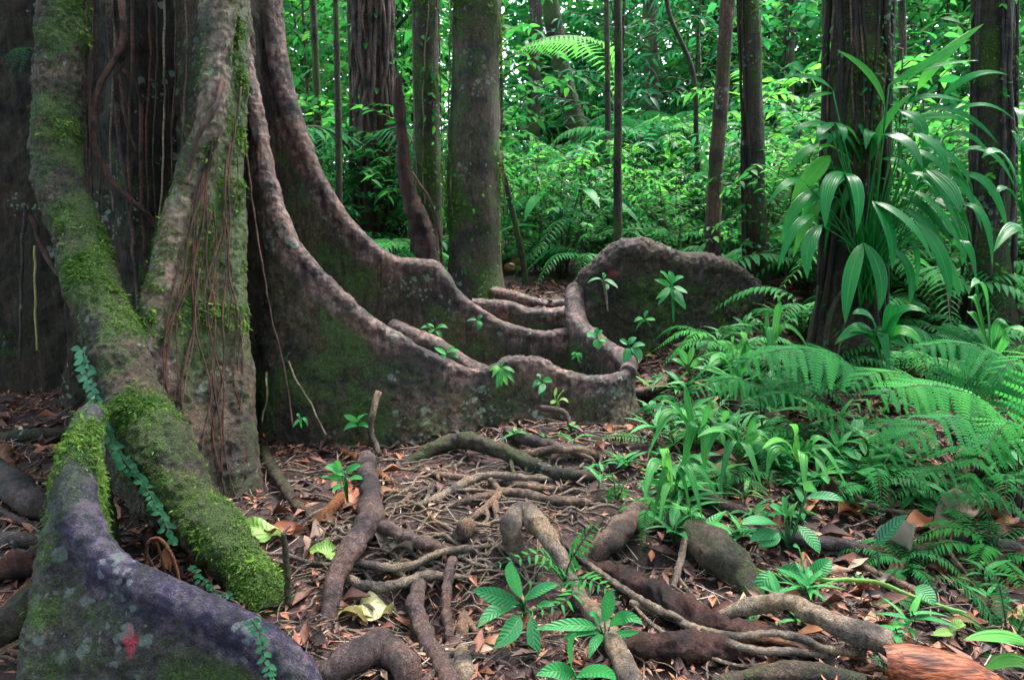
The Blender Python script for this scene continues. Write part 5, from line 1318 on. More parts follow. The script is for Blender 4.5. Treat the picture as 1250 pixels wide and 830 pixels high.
for k, (b_, m_, t_, w, yb, yt, tint) in enumerate(PL):
    a, mm, c = P(*b_, yb), P(*m_, (yb + yt) / 2 - 0.03), P(*t_, yt)
    up = np.array([random.uniform(-.25, .25), -0.7, 0.75])
    lf = leaf(pl, a, mm, c + RNG.normal(0, 0.012, 3), pxm(w, yt) * random.uniform(0.66, 0.88), M['pleat'], tint * 0.9, nseg=12, nac=12, pleat=0.16, fold=0.12, shape=0.8, up=up, twist=random.uniform(-.3, .3))
    s = crown0 + np.array([random.uniform(-.05, .05), random.uniform(-.05, .05), random.uniform(-.25, .1)])
    petiole(lf, [s, (s + a) / 2 + [0, 0, 0.05], a], 0.006, M['pleat'])
petiole(pl, [np.array([2.0, 4.3, H(2.0, 4.3) - 0.05]), (crown0 + [2.0, 4.3, H(2.0, 4.3)]) / 2 if False else np.array([2.05, 4.33, 0.75]), crown0], 0.018, M['rootmoss'], 'stem')

# ferns: fern > frond > pinna
def pinna_tpl(npin=13, plen=0.15, lobed=True):
    V, F = [], []
    for i in range(npin):
        t = 0.03 + 0.95 * i / npin; L = plen * (1 - t * 0.82) + 0.012; w = 0.45 / npin
        for sg in (-1, 1):
            n0 = len(V)
            w = 0.37 / npin
            V += [[0, t - w, 0.0], [sg * L * 0.6, t - w * 0.8 + L * 0.2, 0.012], [sg * L, t + L * 0.38, -0.015], [sg * L * 0.62, t + w * 0.9 + L * 0.2, 0.012], [0, t + w, 0]]
            F.append([n0, n0 + 1, n0 + 3, n0 + 4] if sg > 0 else [n0 + 4, n0 + 3, n0 + 1, n0])
            F.append([n0 + 1, n0 + 2, n0 + 3, n0 + 3] if sg > 0 else [n0 + 3, n0 + 2, n0 + 1, n0 + 1])
    n0 = len(V); V += [[-0.008, 0, 0], [0.008, 0, 0], [0.002, 1, -0.02], [-0.002, 1, -0.02]]; F.append([n0, n0 + 1, n0 + 2, n0 + 3])
    return np.array(V), [f if f[-1] != f[-2] else f[:3] for f in F]
def mk_pinna(mat, *a, tint=0.5):
    V, F = pinna_tpl(*a)
    V[:, 2] -= 0.16 * V[:, 1] ** 2
    return mesh('pinna', V, F, mat, True, {'tint': np.full(len(V), tint)})
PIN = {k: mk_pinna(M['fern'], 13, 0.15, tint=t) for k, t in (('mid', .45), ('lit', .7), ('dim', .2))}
PIN['simple'] = None
def simple_pinna(tint):
    V, F = leaf_tpl(4, 0.26, 0.15, 0.1)
    return mesh('pinna', V, F, M['fern'], True, {'tint': np.full(len(V), tint)})
PIN['simple'] = simple_pinna(.65)

def fern_frond(parent, pts, plen_px, npairs, pin='mid', start=0.2, droop=0.35, fwd=0.45, up=(0, -0.35, 0.95)):
    c = catmull(np.array([P(*p) for p in pts]), 60)
    r = 0.0035
    V, F = tube(c[::4], np.linspace(r, r * 0.35, len(c[::4])), 5, 30)
    fr = obj('frond', V, F, M['rootdark'], parent, attrs={'moss': np.zeros(len(V))})
    T = nrm(np.gradient(c, axis=0)); rl = root_loc(parent)
    up = np.asarray(up, float)
    for k in range(npairs):
        f = start + (0.985 - start) * k / (npairs - 1); i = int(f * 59)
        prof = min(1, 0.6 + 2.2 * (k / npairs)) * (1 - ((k / (npairs - 1)) ** 1.6) * 0.86)
        L = pxm(plen_px, c[i][1]) * prof
        s = nrm(np.cross(T[i], up)); n = nrm(np.cross(s, T[i]))
        for sg in (-1, 1):
            d = nrm(s * sg + T[i] * fwd * random.uniform(0.8, 1.2) - np.array([0, 0, droop]) + RNG.normal(0, 0.05, 3))
            B = basis(d[None], (n + RNG.normal(0, 0.1, 3))[None])[0]
            mt = Matrix(np.vstack([np.c_[B * L * random.uniform(0.93, 1.05), c[i] - rl], [0, 0, 0, 1]]).tolist())
            o = bpy.data.objects.new('pinna', PIN[pin]); o.parent = fr; o.matrix_basis = mt
            COL.objects.link(o)
    return fr

f1 = thing('fern', G(1062, 560), 'tall feathery fern spreading over the bank below the vine-clad trunk', 'fern')
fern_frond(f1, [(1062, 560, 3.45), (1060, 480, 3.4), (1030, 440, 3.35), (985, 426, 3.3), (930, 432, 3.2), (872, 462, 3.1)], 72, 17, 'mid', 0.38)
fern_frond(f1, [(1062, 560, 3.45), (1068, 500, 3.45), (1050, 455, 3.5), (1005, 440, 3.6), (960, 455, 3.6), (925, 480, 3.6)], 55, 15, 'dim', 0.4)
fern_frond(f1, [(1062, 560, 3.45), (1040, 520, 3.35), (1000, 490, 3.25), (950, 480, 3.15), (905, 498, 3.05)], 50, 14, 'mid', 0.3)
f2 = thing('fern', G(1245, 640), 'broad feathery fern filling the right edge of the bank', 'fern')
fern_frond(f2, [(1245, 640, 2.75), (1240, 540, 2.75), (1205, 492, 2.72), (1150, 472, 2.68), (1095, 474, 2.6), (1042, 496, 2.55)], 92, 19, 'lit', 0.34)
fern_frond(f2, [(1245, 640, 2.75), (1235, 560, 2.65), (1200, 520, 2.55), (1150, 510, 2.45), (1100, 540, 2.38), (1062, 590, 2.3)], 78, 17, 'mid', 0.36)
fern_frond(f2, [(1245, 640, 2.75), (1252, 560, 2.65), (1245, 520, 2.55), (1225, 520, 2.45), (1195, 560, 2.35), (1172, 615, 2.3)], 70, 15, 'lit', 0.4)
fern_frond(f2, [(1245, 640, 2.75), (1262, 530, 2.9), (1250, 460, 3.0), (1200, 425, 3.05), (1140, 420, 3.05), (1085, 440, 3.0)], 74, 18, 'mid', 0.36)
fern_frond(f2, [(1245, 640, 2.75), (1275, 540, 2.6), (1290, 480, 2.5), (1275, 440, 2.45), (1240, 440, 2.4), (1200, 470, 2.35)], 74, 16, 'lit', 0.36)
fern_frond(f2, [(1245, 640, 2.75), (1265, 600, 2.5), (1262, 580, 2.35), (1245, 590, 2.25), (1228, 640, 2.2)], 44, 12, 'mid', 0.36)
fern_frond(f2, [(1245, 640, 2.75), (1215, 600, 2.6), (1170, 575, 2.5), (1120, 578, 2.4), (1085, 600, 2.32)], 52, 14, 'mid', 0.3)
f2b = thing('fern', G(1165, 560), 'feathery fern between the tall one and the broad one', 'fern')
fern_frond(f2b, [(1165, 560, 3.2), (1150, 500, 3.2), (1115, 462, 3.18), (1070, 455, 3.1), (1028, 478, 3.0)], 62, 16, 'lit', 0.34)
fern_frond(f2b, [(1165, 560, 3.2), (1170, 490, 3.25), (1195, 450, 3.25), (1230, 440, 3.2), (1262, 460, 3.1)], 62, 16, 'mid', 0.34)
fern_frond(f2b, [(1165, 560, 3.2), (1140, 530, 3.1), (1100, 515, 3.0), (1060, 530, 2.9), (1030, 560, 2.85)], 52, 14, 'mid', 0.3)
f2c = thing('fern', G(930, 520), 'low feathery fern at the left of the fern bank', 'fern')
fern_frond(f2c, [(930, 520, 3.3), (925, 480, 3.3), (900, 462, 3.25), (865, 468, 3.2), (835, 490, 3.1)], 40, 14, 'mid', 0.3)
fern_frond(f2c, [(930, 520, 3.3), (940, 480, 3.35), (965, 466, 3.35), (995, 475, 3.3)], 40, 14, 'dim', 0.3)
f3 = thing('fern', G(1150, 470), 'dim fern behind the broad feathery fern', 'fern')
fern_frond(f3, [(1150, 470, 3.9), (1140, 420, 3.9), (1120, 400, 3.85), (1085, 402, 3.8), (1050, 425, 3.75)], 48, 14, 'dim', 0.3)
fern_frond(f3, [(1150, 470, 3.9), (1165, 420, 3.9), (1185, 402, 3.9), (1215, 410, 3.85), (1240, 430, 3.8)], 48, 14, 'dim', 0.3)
f4 = thing('fern', G(1225, 795), 'low ladder fern at the lower right corner', 'fern')
for pts, L in (([(1232, 800, 2.0), (1205, 745, 2.0), (1172, 712, 1.98), (1132, 703, 1.95)], 26), ([(1232, 800, 2.0), (1195, 762, 1.93), (1165, 748, 1.9), (1146, 758, 1.88)], 24),
               ([(1232, 800, 2.0), (1225, 742, 2.02), (1215, 705, 2.04), (1190, 690, 2.05)], 24), ([(1232, 800, 2.0), (1248, 760, 1.95), (1262, 735, 1.92)], 24), ([(1232, 800, 2.0), (1215, 800, 1.85), (1212, 815, 1.8), (1222, 835, 1.76)], 26)):
    fern_frond(f4, pts, L, 22, 'mid', 0.25, 0.1, 0.25)
f5 = thing('fern', G(1128, 760), 'thin fern sprig over the green vine stem', 'fern')
fern_frond(f5, [(1140, 748, 2.1), (1115, 735, 2.1), (1090, 733, 2.08), (1064, 742, 2.05)], 17, 20, 'mid', 0.2, 0.1, 0.25)
f6 = thing('fern', G(1082, 838), 'small bright fern beside the palm sheath', 'fern')
fern_frond(f6, [(1092, 838, 1.72), (1088, 820, 1.71), (1074, 806, 1.70), (1062, 802, 1.69)], 22, 12, 'lit', 0.15, 0.1)
fern_frond(f6, [(1092, 838, 1.72), (1104, 822, 1.71), (1116, 808, 1.70), (1122, 800, 1.70)], 20, 12, 'lit', 0.15, 0.1)
f7 = thing('fern', G(688, 712), 'young bright fern in front of the pale hooked root', 'fern')
fern_frond(f7, [(690, 712, 2.2), (694, 690, 2.15), (708, 665, 2.12), (733, 630, 2.1)], 34, 11, 'simple', 0.22, 0.05, 0.5)
fern_frond(f7, [(690, 712, 2.2), (680, 690, 2.1), (655, 676, 2.05), (598, 692, 2.0)], 28, 12, 'simple', 0.22, 0.1, 0.45)
fern_frond(f7, [(690, 712, 2.2), (698, 708, 2.1), (722, 708, 2.03), (758, 728, 1.98)], 30, 11, 'simple', 0.25, 0.1, 0.45)
fern_frond(f7, [(690, 712, 2.2), (672, 690, 2.08), (664, 690, 2.02), (658, 712, 1.98)], 22, 9, 'simple', 0.3, 0.1, 0.45)
fern_frond(f7, [(690, 712, 2.2), (700, 720, 2.0), (688, 735, 1.93), (665, 742, 1.9), (622, 752, 1.86)], 22, 10, 'simple', 0.4, 0.1, 0.45)
f8 = thing('fern', G(752, 620), 'yellow-green little fern above the stout leaning root', 'fern')
for e in ((735, 590), (748, 578), (770, 580), (736, 610), (760, 600)):
    fern_frond(f8, [(752, 622, 2.95), ((752 + e[0]) / 2, (622 + e[1]) / 2 - 8, 2.93), (*e, 2.88)], 16, 9, 'simple', 0.2, 0.1, 0.4)
f9 = thing('fern', G(790, 540), 'flat bright fern frond beside the buttress curl roots', 'fern')
fern_frond(f9, [(795, 537, 3.3), (770, 533, 3.28), (745, 533, 3.25), (722, 540, 3.2)], 13, 18, 'lit', 0.1, 0.0, 0.3)
f10 = thing('fern', G(940, 600), 'small fern sprig among the bank seedlings', 'fern')
fern_frond(f10, [(940, 602, 2.75), (938, 585, 2.74), (943, 575, 2.72), (950, 590, 2.7)], 14, 10, 'mid', 0.15, 0.1)
fern_frond(f10, [(940, 602, 2.75), (922, 590, 2.72), (912, 596, 2.7), (906, 606, 2.68)], 14, 10, 'mid', 0.15, 0.1)
f11 = thing('fern', P(20, 95, 4.3), 'pale hanging fern on the dark trunk at the upper left', 'fern')
for e in ((-3, 78), (8, 100), (22, 98), (0, 90)):
    fern_frond(f11, [(38, 62, 4.4), ((38 + e[0]) / 2 + 2, 60, 4.3), (*e, 4.2)], 8, 16, 'dim', 0.1, 0.1, 0.3)

# broad-leaved seedlings: leaves (base u,v, tip u,v, width px, tip depth offset, sag)
def seedling(name, foot, Y, leaves, mat, label, cat='seedling', stem_r=0.004, sag=0.02, ground_foot=True, up=(0, -0.55, 0.85), nac=4, group=None, stemmat=None, **kw):
    f0 = G(*foot) if ground_foot else P(*foot, Y)
    t = thing(name, f0, label, cat, group)
    for L in leaves:
        u0, v0, u1, v1, w, dY, *r = L
        tint = r[0] if r else random.uniform(0.2, 0.75)
        a, c = P(u0, v0, Y), P(u1, v1, Y - dY)
        LL = np.linalg.norm(c - a)
        lf = leaf(t, a, sag_mid(a, c, (sag * 0.35 + LL * 0.10) * random.uniform(0.2, 1.2)), c + RNG.normal(0, 0.10 * LL, 3), pxm(w, Y) * random.uniform(0.8, 1.1), mat, tint, nseg=9, nac=nac, up=np.asarray(up) + RNG.normal(0, 0.3, 3), fold=0.22, shape=0.85, wave=0.015, **kw)
        petiole(lf, [f0, (f0 + a) / 2 + [0, 0, LL * 0.08], a], stem_r, stemmat or mat)
    return t
seedling('seedling', (640, 752), 1.95, [(632, 736, 574, 724, 26, .05, .35), (630, 740, 582, 766, 26, .08, .4), (636, 730, 618, 688, 26, 0, .4), (634, 752, 612, 802, 26, .12, .3), (648, 752, 656, 818, 22, .12, .35), (642, 732, 682, 716, 20, .0, .4), (640, 735, 652, 716, 14, .05, .6), (652, 745, 676, 742, 12, .05, .6)], M['spotleaf'], 'seedling with six long blotched leaves before the pale hooked root')
seedling('seedling', (740, 790), 1.85, [(728, 766, 668, 764, 19, .05, .4), (735, 775, 718, 806, 17, .08, .4), (744, 775, 750, 806, 16, .08, .5), (744, 765, 782, 756, 17, .04, .45), (745, 773, 784, 780, 14, .05, .3), (738, 760, 747, 720, 18, -.02, .5), (732, 762, 718, 752, 12, .02, .7), (730, 772, 690, 786, 14, .06, .35)], M['broad'], 'star-shaped seedling on the lower pale root')
seedling('seedling', (705, 838), 1.72, [(698, 815, 697, 768, 17, .02, .35), (704, 826, 754, 822, 26, .06, .4), (700, 828, 664, 826, 22, .06, .6), (702, 830, 690, 850, 20, .08, .3)], M['broad'], 'broad-leaved seedling cut by the lower edge')
seedling('seedling', (962, 672), 2.45, [(948, 640, 903, 638, 26, .06, .55), (957, 640, 955, 607, 20, 0, .75), (950, 650, 930, 672, 18, .08, .4), (965, 635, 974, 612, 20, .02, .8), (985, 607, 1036, 620, 17, .05, .2), (975, 642, 1004, 680, 22, .08, .35), (952, 655, 912, 662, 18, .08, .35), (960, 630, 938, 622, 20, .04, .6), (985, 600, 992, 590, 16, .02, .9)], M['spotleaf'], 'leafy seedling clump on the bank below the ferns')
seedling('seedling', (992, 740), 2.2, [(945, 700, 914, 732, 22, .06, .3), (950, 697, 990, 708, 18, .02, .15), (988, 704, 1018, 684, 20, .0, .4), (975, 668, 968, 668, 8, .0, .4)], M['broad'], 'seedling with bluish leaves beside the green vine stem')
seedling('lone_leaf', (1074, 708), 2.25, [(1070, 666, 1108, 630, 32, .02, .1)], M['creeper'], 'single blue-green heart-shaped leaf on an upright stalk', 'leaf', 0.005, nac=6)
seedling('seedling', (1128, 742), 2.1, [(1118, 716, 1140, 742, 26, .05, .3), (1108, 760, 1092, 768, 10, .02, .4)], M['broad'], 'low seedling with one broad leaf by the tan stick')
seedling('seedling', (1156, 790), 1.9, [(1162, 772, 1143, 775, 16, .02, .8), (1160, 770, 1180, 762, 14, 0, .8)], M['limeleaf'], 'tiny lime seedling in front of the ladder fern')
seedling('strap_plant', (1260, 800), 1.8, [(1262, 790, 1188, 772, 26, .05, .7), (1265, 815, 1192, 822, 22, .08, .8), (1262, 770, 1240, 745, 20, .02, .5)], M['strap'], 'bright strap leaves entering at the lower right corner', 'plant')
seedling('seedling', (425, 620), 2.75, [(420, 580, 396, 570, 13, .02, .75), (422, 578, 440, 568, 13, .02, .7), (418, 585, 392, 588, 12, .05, .6), (424, 585, 444, 585, 11, .05, .7), (420, 592, 404, 602, 10, .05, .6), (416, 574, 408, 560, 10, 0, .8)], M['broad'], 'light green seedling in front of the winding purple root')
seedling('seedling', (437, 535), 3.55, [(436, 515, 420, 508, 9, .02, .7), (437, 514, 448, 506, 10, .02, .6), (436, 520, 420, 524, 8, .04, .5), (438, 520, 450, 522, 8, .04, .5)], M['broad'], 'small seedling at the foot of the long wavy buttress')
seedling('seedling', (368, 530), 3.4, [(366, 512, 358, 522, 5, .02), (367, 511, 368, 524, 5, .02), (368, 511, 377, 518, 5, .02), (366, 510, 362, 508, 5, .02)], M['broad'], 'tiny star seedling beside the forked rootlet')
seedling('seedling', (612, 455), 3.9, [(611, 449, 600, 462, 7, .06), (612, 449, 608, 472, 8, .08), (613, 449, 618, 474, 8, .08), (614, 449, 626, 466, 7, .06), (610, 448, 597, 452, 6, .03), (614, 448, 628, 455, 6, .03), (612, 447, 612, 442, 6, .0), (612, 450, 612, 478, 7, .09)], M['strap'], 'drooping tuft of narrow leaves on the wavy buttress crest', ground_foot=False)
seedling('seedling', (662, 490), 3.72, [(660, 466, 650, 474, 8, .04), (661, 468, 663, 480, 9, .05), (663, 464, 674, 466, 8, .03), (660, 462, 655, 458, 7, .0)], M['broad'], 'pale seedling on the front face of the wavy buttress', ground_foot=False)
seedling('seedling', (682, 500), 3.68, [(680, 488, 692, 476, 7, .02, .7), (679, 489, 670, 494, 6, .02, .7), (682, 490, 694, 490, 6, .02, .6), (677, 484, 680, 474, 5, .0, .6)], M['limeleaf'], 'yellowish sprig low on the face of the wavy buttress', ground_foot=False)
seedling('seedling', (532, 410), 4.45, [(528, 402, 512, 400, 7, .02), (530, 402, 522, 410, 8, .04), (532, 402, 546, 400, 8, .02), (533, 404, 540, 416, 7, .05), (530, 400, 520, 396, 6, 0)], M['strap'], 'seedling behind the crest of the wavy buttress', ground_foot=False)
seedling('seedling', (546, 440), 4.1, [(545, 432, 530, 430, 8, .03), (546, 432, 560, 428, 9, .02), (547, 434, 562, 438, 9, .04), (545, 434, 534, 440, 7, .05), (546, 430, 555, 424, 7, 0)], M['broad'], 'bright seedling on the small ridge between the buttresses', ground_foot=False)
seedling('seedling', (584, 400), 4.85, [(582, 392, 572, 391, 9, .02), (584, 392, 586, 404, 10, .05), (584, 390, 588, 388, 7, .02)], M['broad'], 'small seedling on the second wavy buttress', ground_foot=False)
seedling('seedling', (742, 380), 4.75, [(735, 342, 718, 344, 8, .03, .2), (738, 342, 752, 352, 10, .04, .3), (737, 340, 738, 334, 7, 0, .3), (740, 346, 742, 356, 7, .04, .4)], M['broad'], 'single-stemmed seedling in front of the root wall end', ground_foot=False, stem_r=0.005, stemmat=M['rootpale'])
seedling('seedling', (730, 425), 4.5, [(727, 412, 716, 412, 10, .03), (728, 414, 731, 428, 11, .05), (729, 410, 736, 404, 9, .0), (728, 408, 727, 400, 7, 0), (730, 416, 740, 418, 8, .04)], M['broad'], 'seedling inside the curl of the roots')
seedling('seedling', (704, 440), 4.35, [(704, 432, 698, 440, 4, .02), (704, 431, 706, 443, 4, .03), (705, 431, 712, 438, 4, .02), (703, 430, 697, 434, 4, .0)], M['strap'], 'tiny grassy tuft inside the curl of the roots')
seedling('seedling', (775, 455), 4.2, [(766, 425, 764, 447, 12, .05, .3), (770, 425, 786, 440, 14, .05, .35), (768, 420, 776, 412, 11, 0, .3), (772, 424, 788, 422, 10, .02, .3), (766, 420, 756, 416, 9, .02, .3)], M['broad'], 'dark seedling just outside the buttress curl')
seedling('seedling', (822, 395), 4.85, [(818, 350, 800, 342, 9, .03), (819, 352, 806, 364, 9, .05), (820, 350, 822, 372, 9, .06), (822, 350, 838, 358, 9, .05), (821, 346, 834, 338, 9, .02), (820, 344, 818, 330, 8, 0), (819, 346, 804, 332, 8, .0), (822, 354, 834, 370, 9, .06), (818, 356, 802, 374, 8, .06), (824, 362, 836, 376, 9, .05)], M['broad'], 'leafy seedling in front of the middle of the root wall', ground_foot=False)
seedling('seedling', (795, 400), 4.9, [(786, 390, 774, 394, 7, .03), (788, 390, 802, 391, 7, .02), (787, 388, 790, 380, 6, 0), (788, 392, 778, 400, 6, .04)], M['broad'], 'smaller seedling low on the root wall', ground_foot=False)
seedling('seedling', (843, 460), 4.1, [(838, 445, 830, 424, 10, 0, .5), (840, 445, 846, 422, 10, -.02, .5), (836, 448, 820, 436, 9, .02, .5), (842, 448, 862, 440, 9, .02, .6)], M['strap'], 'upright seedling between the root wall and the bank')

# strap-leaved palm seedlings, each leaf a part
def strap_tuft(foot, Y, tips, w, label, mat='strap', rise=40, name='palm_seedling'):
    t = thing(name, G(*foot), label, 'seedling')
    f0 = G(*foot)
    for (u, v) in tips:
        u0 = foot[0] + (u - foot[0]) * 0.12; c = P(u + random.uniform(-12, 12), v + random.uniform(-10, 10), Y - random.uniform(0.0, 0.22))
        rs = rise * random.uniform(0.35, 1.05)
        a = P(u0, foot[1] - rs * random.uniform(.2, .6), Y)
        mid = P((u0 + u) / 2 + random.uniform(-5, 5), min(foot[1] - rs, v - rs * 0.25) + random.uniform(-8, 8), Y - 0.06)
        lf = leaf(t, a, (mid * 0.75 + (a + c) / 2 * 0.25), c, pxm(w * random.uniform(0.6, 1.25), Y), M[mat], random.uniform(.05, .75), nseg=11, nac=6, pleat=0.12, fold=0.15, shape=0.7, up=(random.uniform(-.3, .3), -0.5, 0.85))
        petiole(lf, [f0, (f0 + a) / 2, a], 0.004, M[mat])
strap_tuft((822, 612), 2.55, [(786, 622), (800, 650), (812, 640), (838, 645), (858, 632), (870, 610), (776, 600), (850, 570), (806, 560)], 13, 'tuft of long drooping strap leaves at the left end of the bank', rise=55)
strap_tuft((850, 545), 3.0, [(800, 560), (790, 530), (812, 500), (880, 500), (905, 530), (895, 560), (842, 590), (866, 585), (828, 480)], 12, 'arching strap-leaf tuft above the drooping one', rise=50)
strap_tuft((905, 560), 2.9, [(850, 570), (862, 540), (890, 515), (935, 520), (955, 545), (945, 575), (920, 600), (880, 600)], 13, 'broad strap-leaf tuft in the middle of the bank', rise=45)
strap_tuft((975, 570), 2.75, [(925, 575), (940, 545), (968, 525), (1008, 535), (1025, 565), (1010, 590), (985, 610), (1030, 600)], 14, 'strap-leaf tuft beneath the tall feathery fern', rise=40)
strap_tuft((900, 470), 3.7, [(860, 470), (870, 440), (885, 415), (925, 420), (940, 450), (850, 450), (915, 405), (905, 500)], 9, 'grassy strap-leaf tuft beside the root wall', rise=45)
strap_tuft((940, 430), 4.0, [(905, 430), (915, 400), (930, 375), (955, 372), (975, 400), (980, 425), (900, 405), (945, 460)], 10, 'yellow-green strap tuft left of the vine-clad trunk', rise=45)
strap_tuft((1075, 425), 3.75, [(1030, 405), (1045, 385), (1065, 432), (1095, 380), (1120, 385), (1125, 415), (1110, 440), (1028, 430), (1085, 450)], 20, 'dark broad-leaved tuft at the foot of the vine-clad trunk', 'pleat', rise=30)
strap_tuft((1210, 445), 3.4, [(1180, 385), (1225, 400), (1192, 348), (1250, 410), (1175, 370)], 18, 'upright pale-leaved seedling by the right-edge trunk', rise=50)
strap_tuft((1262, 330), 3.3, [(1232, 180), (1225, 240), (1205, 200), (1250, 120), (1215, 300), (1245, 290), (1236, 150)], 26, 'broad glossy leaves reaching in at the right edge', 'pleat', rise=90, name='broad_leaf_plant')

# creeper with small leaves on the leaning limb, and a ladder vine on the front fin
def creeper(path, n, size_px, label, mat, spread):
    c = catmull(np.array([P(*p) for p in path]), n)
    t = thing('creeper', c[-1], label, 'creeper')
    V, F = tube(c[::3], 0.0025, 5, n); obj('stem', V, F, M['rootmoss'], t, attrs={'moss': np.zeros(len(V))})
    T = nrm(np.gradient(c, axis=0))
    V, F = leaf_tpl(4, 0.62, 0.25, 0.1); me_ = [mesh('leaf', V, F, M[mat], True, {'tint': np.full(len(V), tt)}) for tt in (.25, .5, .75)]
    rl = np.array(t.location)
    for k in range(n):
        for sg in (-1, 1):
            s = np.array([sg * spread, -0.35, -0.25]); d = nrm(s + RNG.normal(0, 0.25, 3))
            L = pxm(size_px, c[k][1]) * random.uniform(0.7, 1.2)
            B = basis(d[None], np.array([[0, -0.9, 0.5]]))[0]
            o = bpy.data.objects.new('leaf', random.choice(me_)); o.parent = t
            o.matrix_basis = Matrix(np.vstack([np.c_[B * L, c[k] - rl + RNG.normal(0, 0.004, 3)], [0, 0, 0, 1]]).tolist()); COL.objects.link(o)
creeper([(100, 425, 2.93), (112, 475, 2.78), (128, 520, 2.64), (150, 560, 2.52), (175, 590, 2.42), (195, 625, 2.32), (212, 660, 2.22)], 60, 12, 'small-leaved creeper climbing the leaning mossy limb', 'creeper', 0.9)
creeper([(306, 756, 1.63), (318, 775, 1.61), (322, 800, 1.60), (334, 830, 1.59)], 16, 11, 'ladder of bright leaves hanging on the end of the front fin', 'creeper', 1.0)
creeper([(232, 690, 2.17), (245, 705, 2.14), (262, 720, 2.11), (280, 728, 2.09)], 14, 8, 'little creeper at the mossy foot of the leaning limb', 'creeper', 0.9)

# ------------------------------------------------------------------ many small seedlings on the fern bank
def mk_leafs(mat, tpl_args, tints, attrs_n):
    out = []
    for t in tints:
        V, F = leaf_tpl(*tpl_args)
        out.append(mesh('leaf', V, F, M[mat], True, {'tint': np.full(len(V), t), **vein_attrs(attrs_n, tpl_args[-1])}))
    return out
KIND = {
 'narrow-leaved seedling': (mk_leafs('strap', (7, 0.17, 0.5, 0.15, 1.0, 0.35, 4), (.15, .4, .65), 7), 6, 0.20, (0.2, 1.2)),
 'oval-leaved seedling': (mk_leafs('broad', (6, 0.38, 0.25, 0.12, 1.0, 0.35, 4), (.1, .4, .7), 6), 7, 0.14, (-0.2, 0.8)),
 'lance-leaved seedling': (mk_leafs('broad', (6, 0.22, 0.35, 0.12, 1.0, 0.35, 4), (.3, .5, .75), 6), 8, 0.17, (0.2, 1.0)),
}
def bank_seedling(kind, u, v, size, label):
    g = G(u, v); ms, n, L0, el = KIND[kind]
    t = thing('bank_seedling', g, label, 'seedling', 'seedlings crowding the fern bank')
    h = L0 * size * random.uniform(0.5, 1.1); top = np.array([random.uniform(-.04, .04), random.uniform(-.06, .02), h])
    V, F = tube(np.array([[0, 0, -0.02], top * 0.5 + RNG.normal(0, 0.01, 3), top]) + g, np.array([0.004, 0.003, 0.002]), 5, 8)
    obj('stem', V, F, M['rootmoss'], t, attrs={'moss': np.zeros(len(V))})
    for k in range(n):
        f = random.uniform(0.35, 1.0); a = k * 2.4 + random.uniform(-.4, .4); e = random.uniform(*el)
        d = np.array([math.cos(a) * math.cos(e), math.sin(a) * math.cos(e), math.sin(e)])
        B = basis(d[None], np.array([[0, 0, 1.0]]) + RNG.normal(0, .15, (1, 3)))[0] * L0 * size * random.uniform(.6, 1.15)
        o = bpy.data.objects.new('leaf', random.choice(ms)); o.parent = t
        o.matrix_basis = Matrix(np.vstack([np.c_[B, top * f], [0, 0, 0, 1]]).tolist()); COL.objects.link(o)
ZONES = [((790, 870, 470, 560), 8, 'left of the strap tufts'), ((860, 960, 400, 480), 10, 'between the root wall and the vine-clad trunk'), ((870, 980, 480, 600), 12, 'among the strap tufts'), ((980, 1090, 500, 600), 14, 'under the tall feathery fern'), ((860, 1060, 590, 670), 9, 'along the lower edge of the bank growth'), ((790, 900, 520, 600), 7, 'round the drooping strap tuft'),
         ((1090, 1250, 395, 470), 12, 'behind the broad feathery fern'), ((1000, 1090, 395, 470), 7, 'round the foot of the vine-clad trunk'), ((1050, 1250, 560, 640), 8, 'under the broad feathery fern'), ((780, 860, 600, 680), 5, 'below the drooping strap tuft'), ((900, 1240, 690, 790), 7, 'along the lower bank'), ((610, 700, 500, 560), 4, 'at the foot of the wavy buttress'), ((720, 780, 560, 600), 3, 'between the terrace roots')]
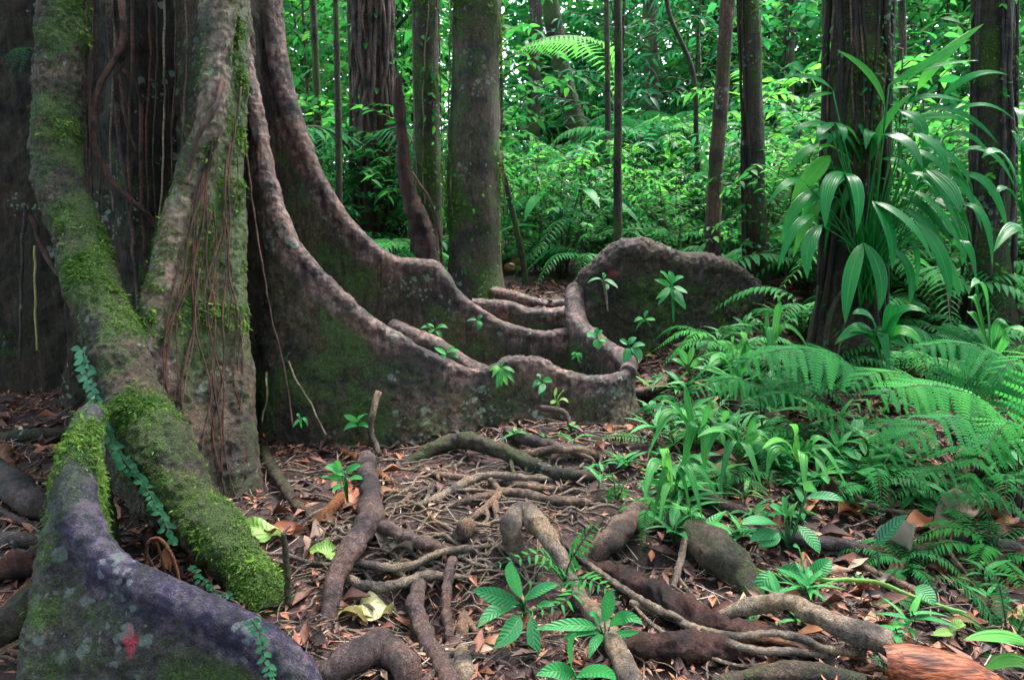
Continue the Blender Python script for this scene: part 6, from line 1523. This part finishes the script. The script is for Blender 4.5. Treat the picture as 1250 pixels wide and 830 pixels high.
for (u0, u1, v0, v1), n, wh in ZONES:
    for k in range(int(n * 1.9)):
        kd = random.choice(['oval-leaved seedling', 'oval-leaved seedling', 'lance-leaved seedling', 'lance-leaved seedling', 'narrow-leaved seedling']); sz = random.choice((0.6, 0.8, 1.0, 1.2)) * (0.55 if 'lower' in wh or 'terrace' in wh or 'foot of the wavy' in wh else 1)
        bank_seedling(kd, random.uniform(u0, u1), random.uniform(v0, v1), sz, ('small ' if sz < 0.75 else 'big ' if sz > 1.1 else '') + kd + ' ' + wh)
def bank_fern(u, v, s_, label):
    g = G(u, v); place('fernlet', 'bank_fern', g[0], g[1], s_, label, 'small ferns of the bank', 'fern')
for u, v, s_, lab in ((900, 455, .7, 'small fern beside the root wall end'), (1180, 440, .8, 'small fern right of the vine-clad trunk'), (985, 560, .45, 'little fern in the middle of the bank'), (1225, 600, .5, 'little fern at the right edge of the bank'), (1100, 470, .7, 'small fern at the foot of the vine-clad trunk'), (1010, 470, .6, 'small fern under the hanging pleated leaves'), (925, 560, .4, 'little fern by the middle strap tuft'), (1150, 620, .4, 'little fern over the curled dry leaf'), (880, 600, .35, 'little fern below the left strap tuft'), (950, 500, .6, 'small fern under the tall feathery fern'), (1060, 610, .45, 'little fern left of the broad feathery fern'), (835, 520, .45, 'little fern near the buttress curl'), (1100, 700, .3, 'tiny fern behind the broken branch'), (1205, 690, .4, 'little fern under the dark log'), (870, 440, .6, 'small fern in front of the root wall end'), (790, 645, .3, 'tiny fern by the stout leaning root')):
    bank_fern(u, v, s_, lab)

# ------------------------------------------------------------------ labels that several look-alikes share: say which one along the row
ORD = ['first', 'second', 'third', 'fourth', 'fifth', 'sixth', 'seventh', 'eighth', 'ninth', 'tenth', 'eleventh', 'twelfth', 'thirteenth', 'fourteenth', 'fifteenth', 'sixteenth', 'seventeenth', 'eighteenth', 'nineteenth', 'twentieth', 'twenty-first', 'twenty-second', 'twenty-third', 'twenty-fourth', 'twenty-fifth']
same = {}
for o in SC.objects:
    if o.parent is None and 'label' in o.keys() and 'group' in o.keys(): same.setdefault((o['group'], o['label']), []).append(o)
for (g_, lab), L_ in same.items():
    if 1 < len(L_) <= 25:
        for k, o in enumerate(sorted(L_, key=lambda o: o.location.x / o.location.y)): o['label'] = lab + ', ' + ORD[k] + ' from the left'
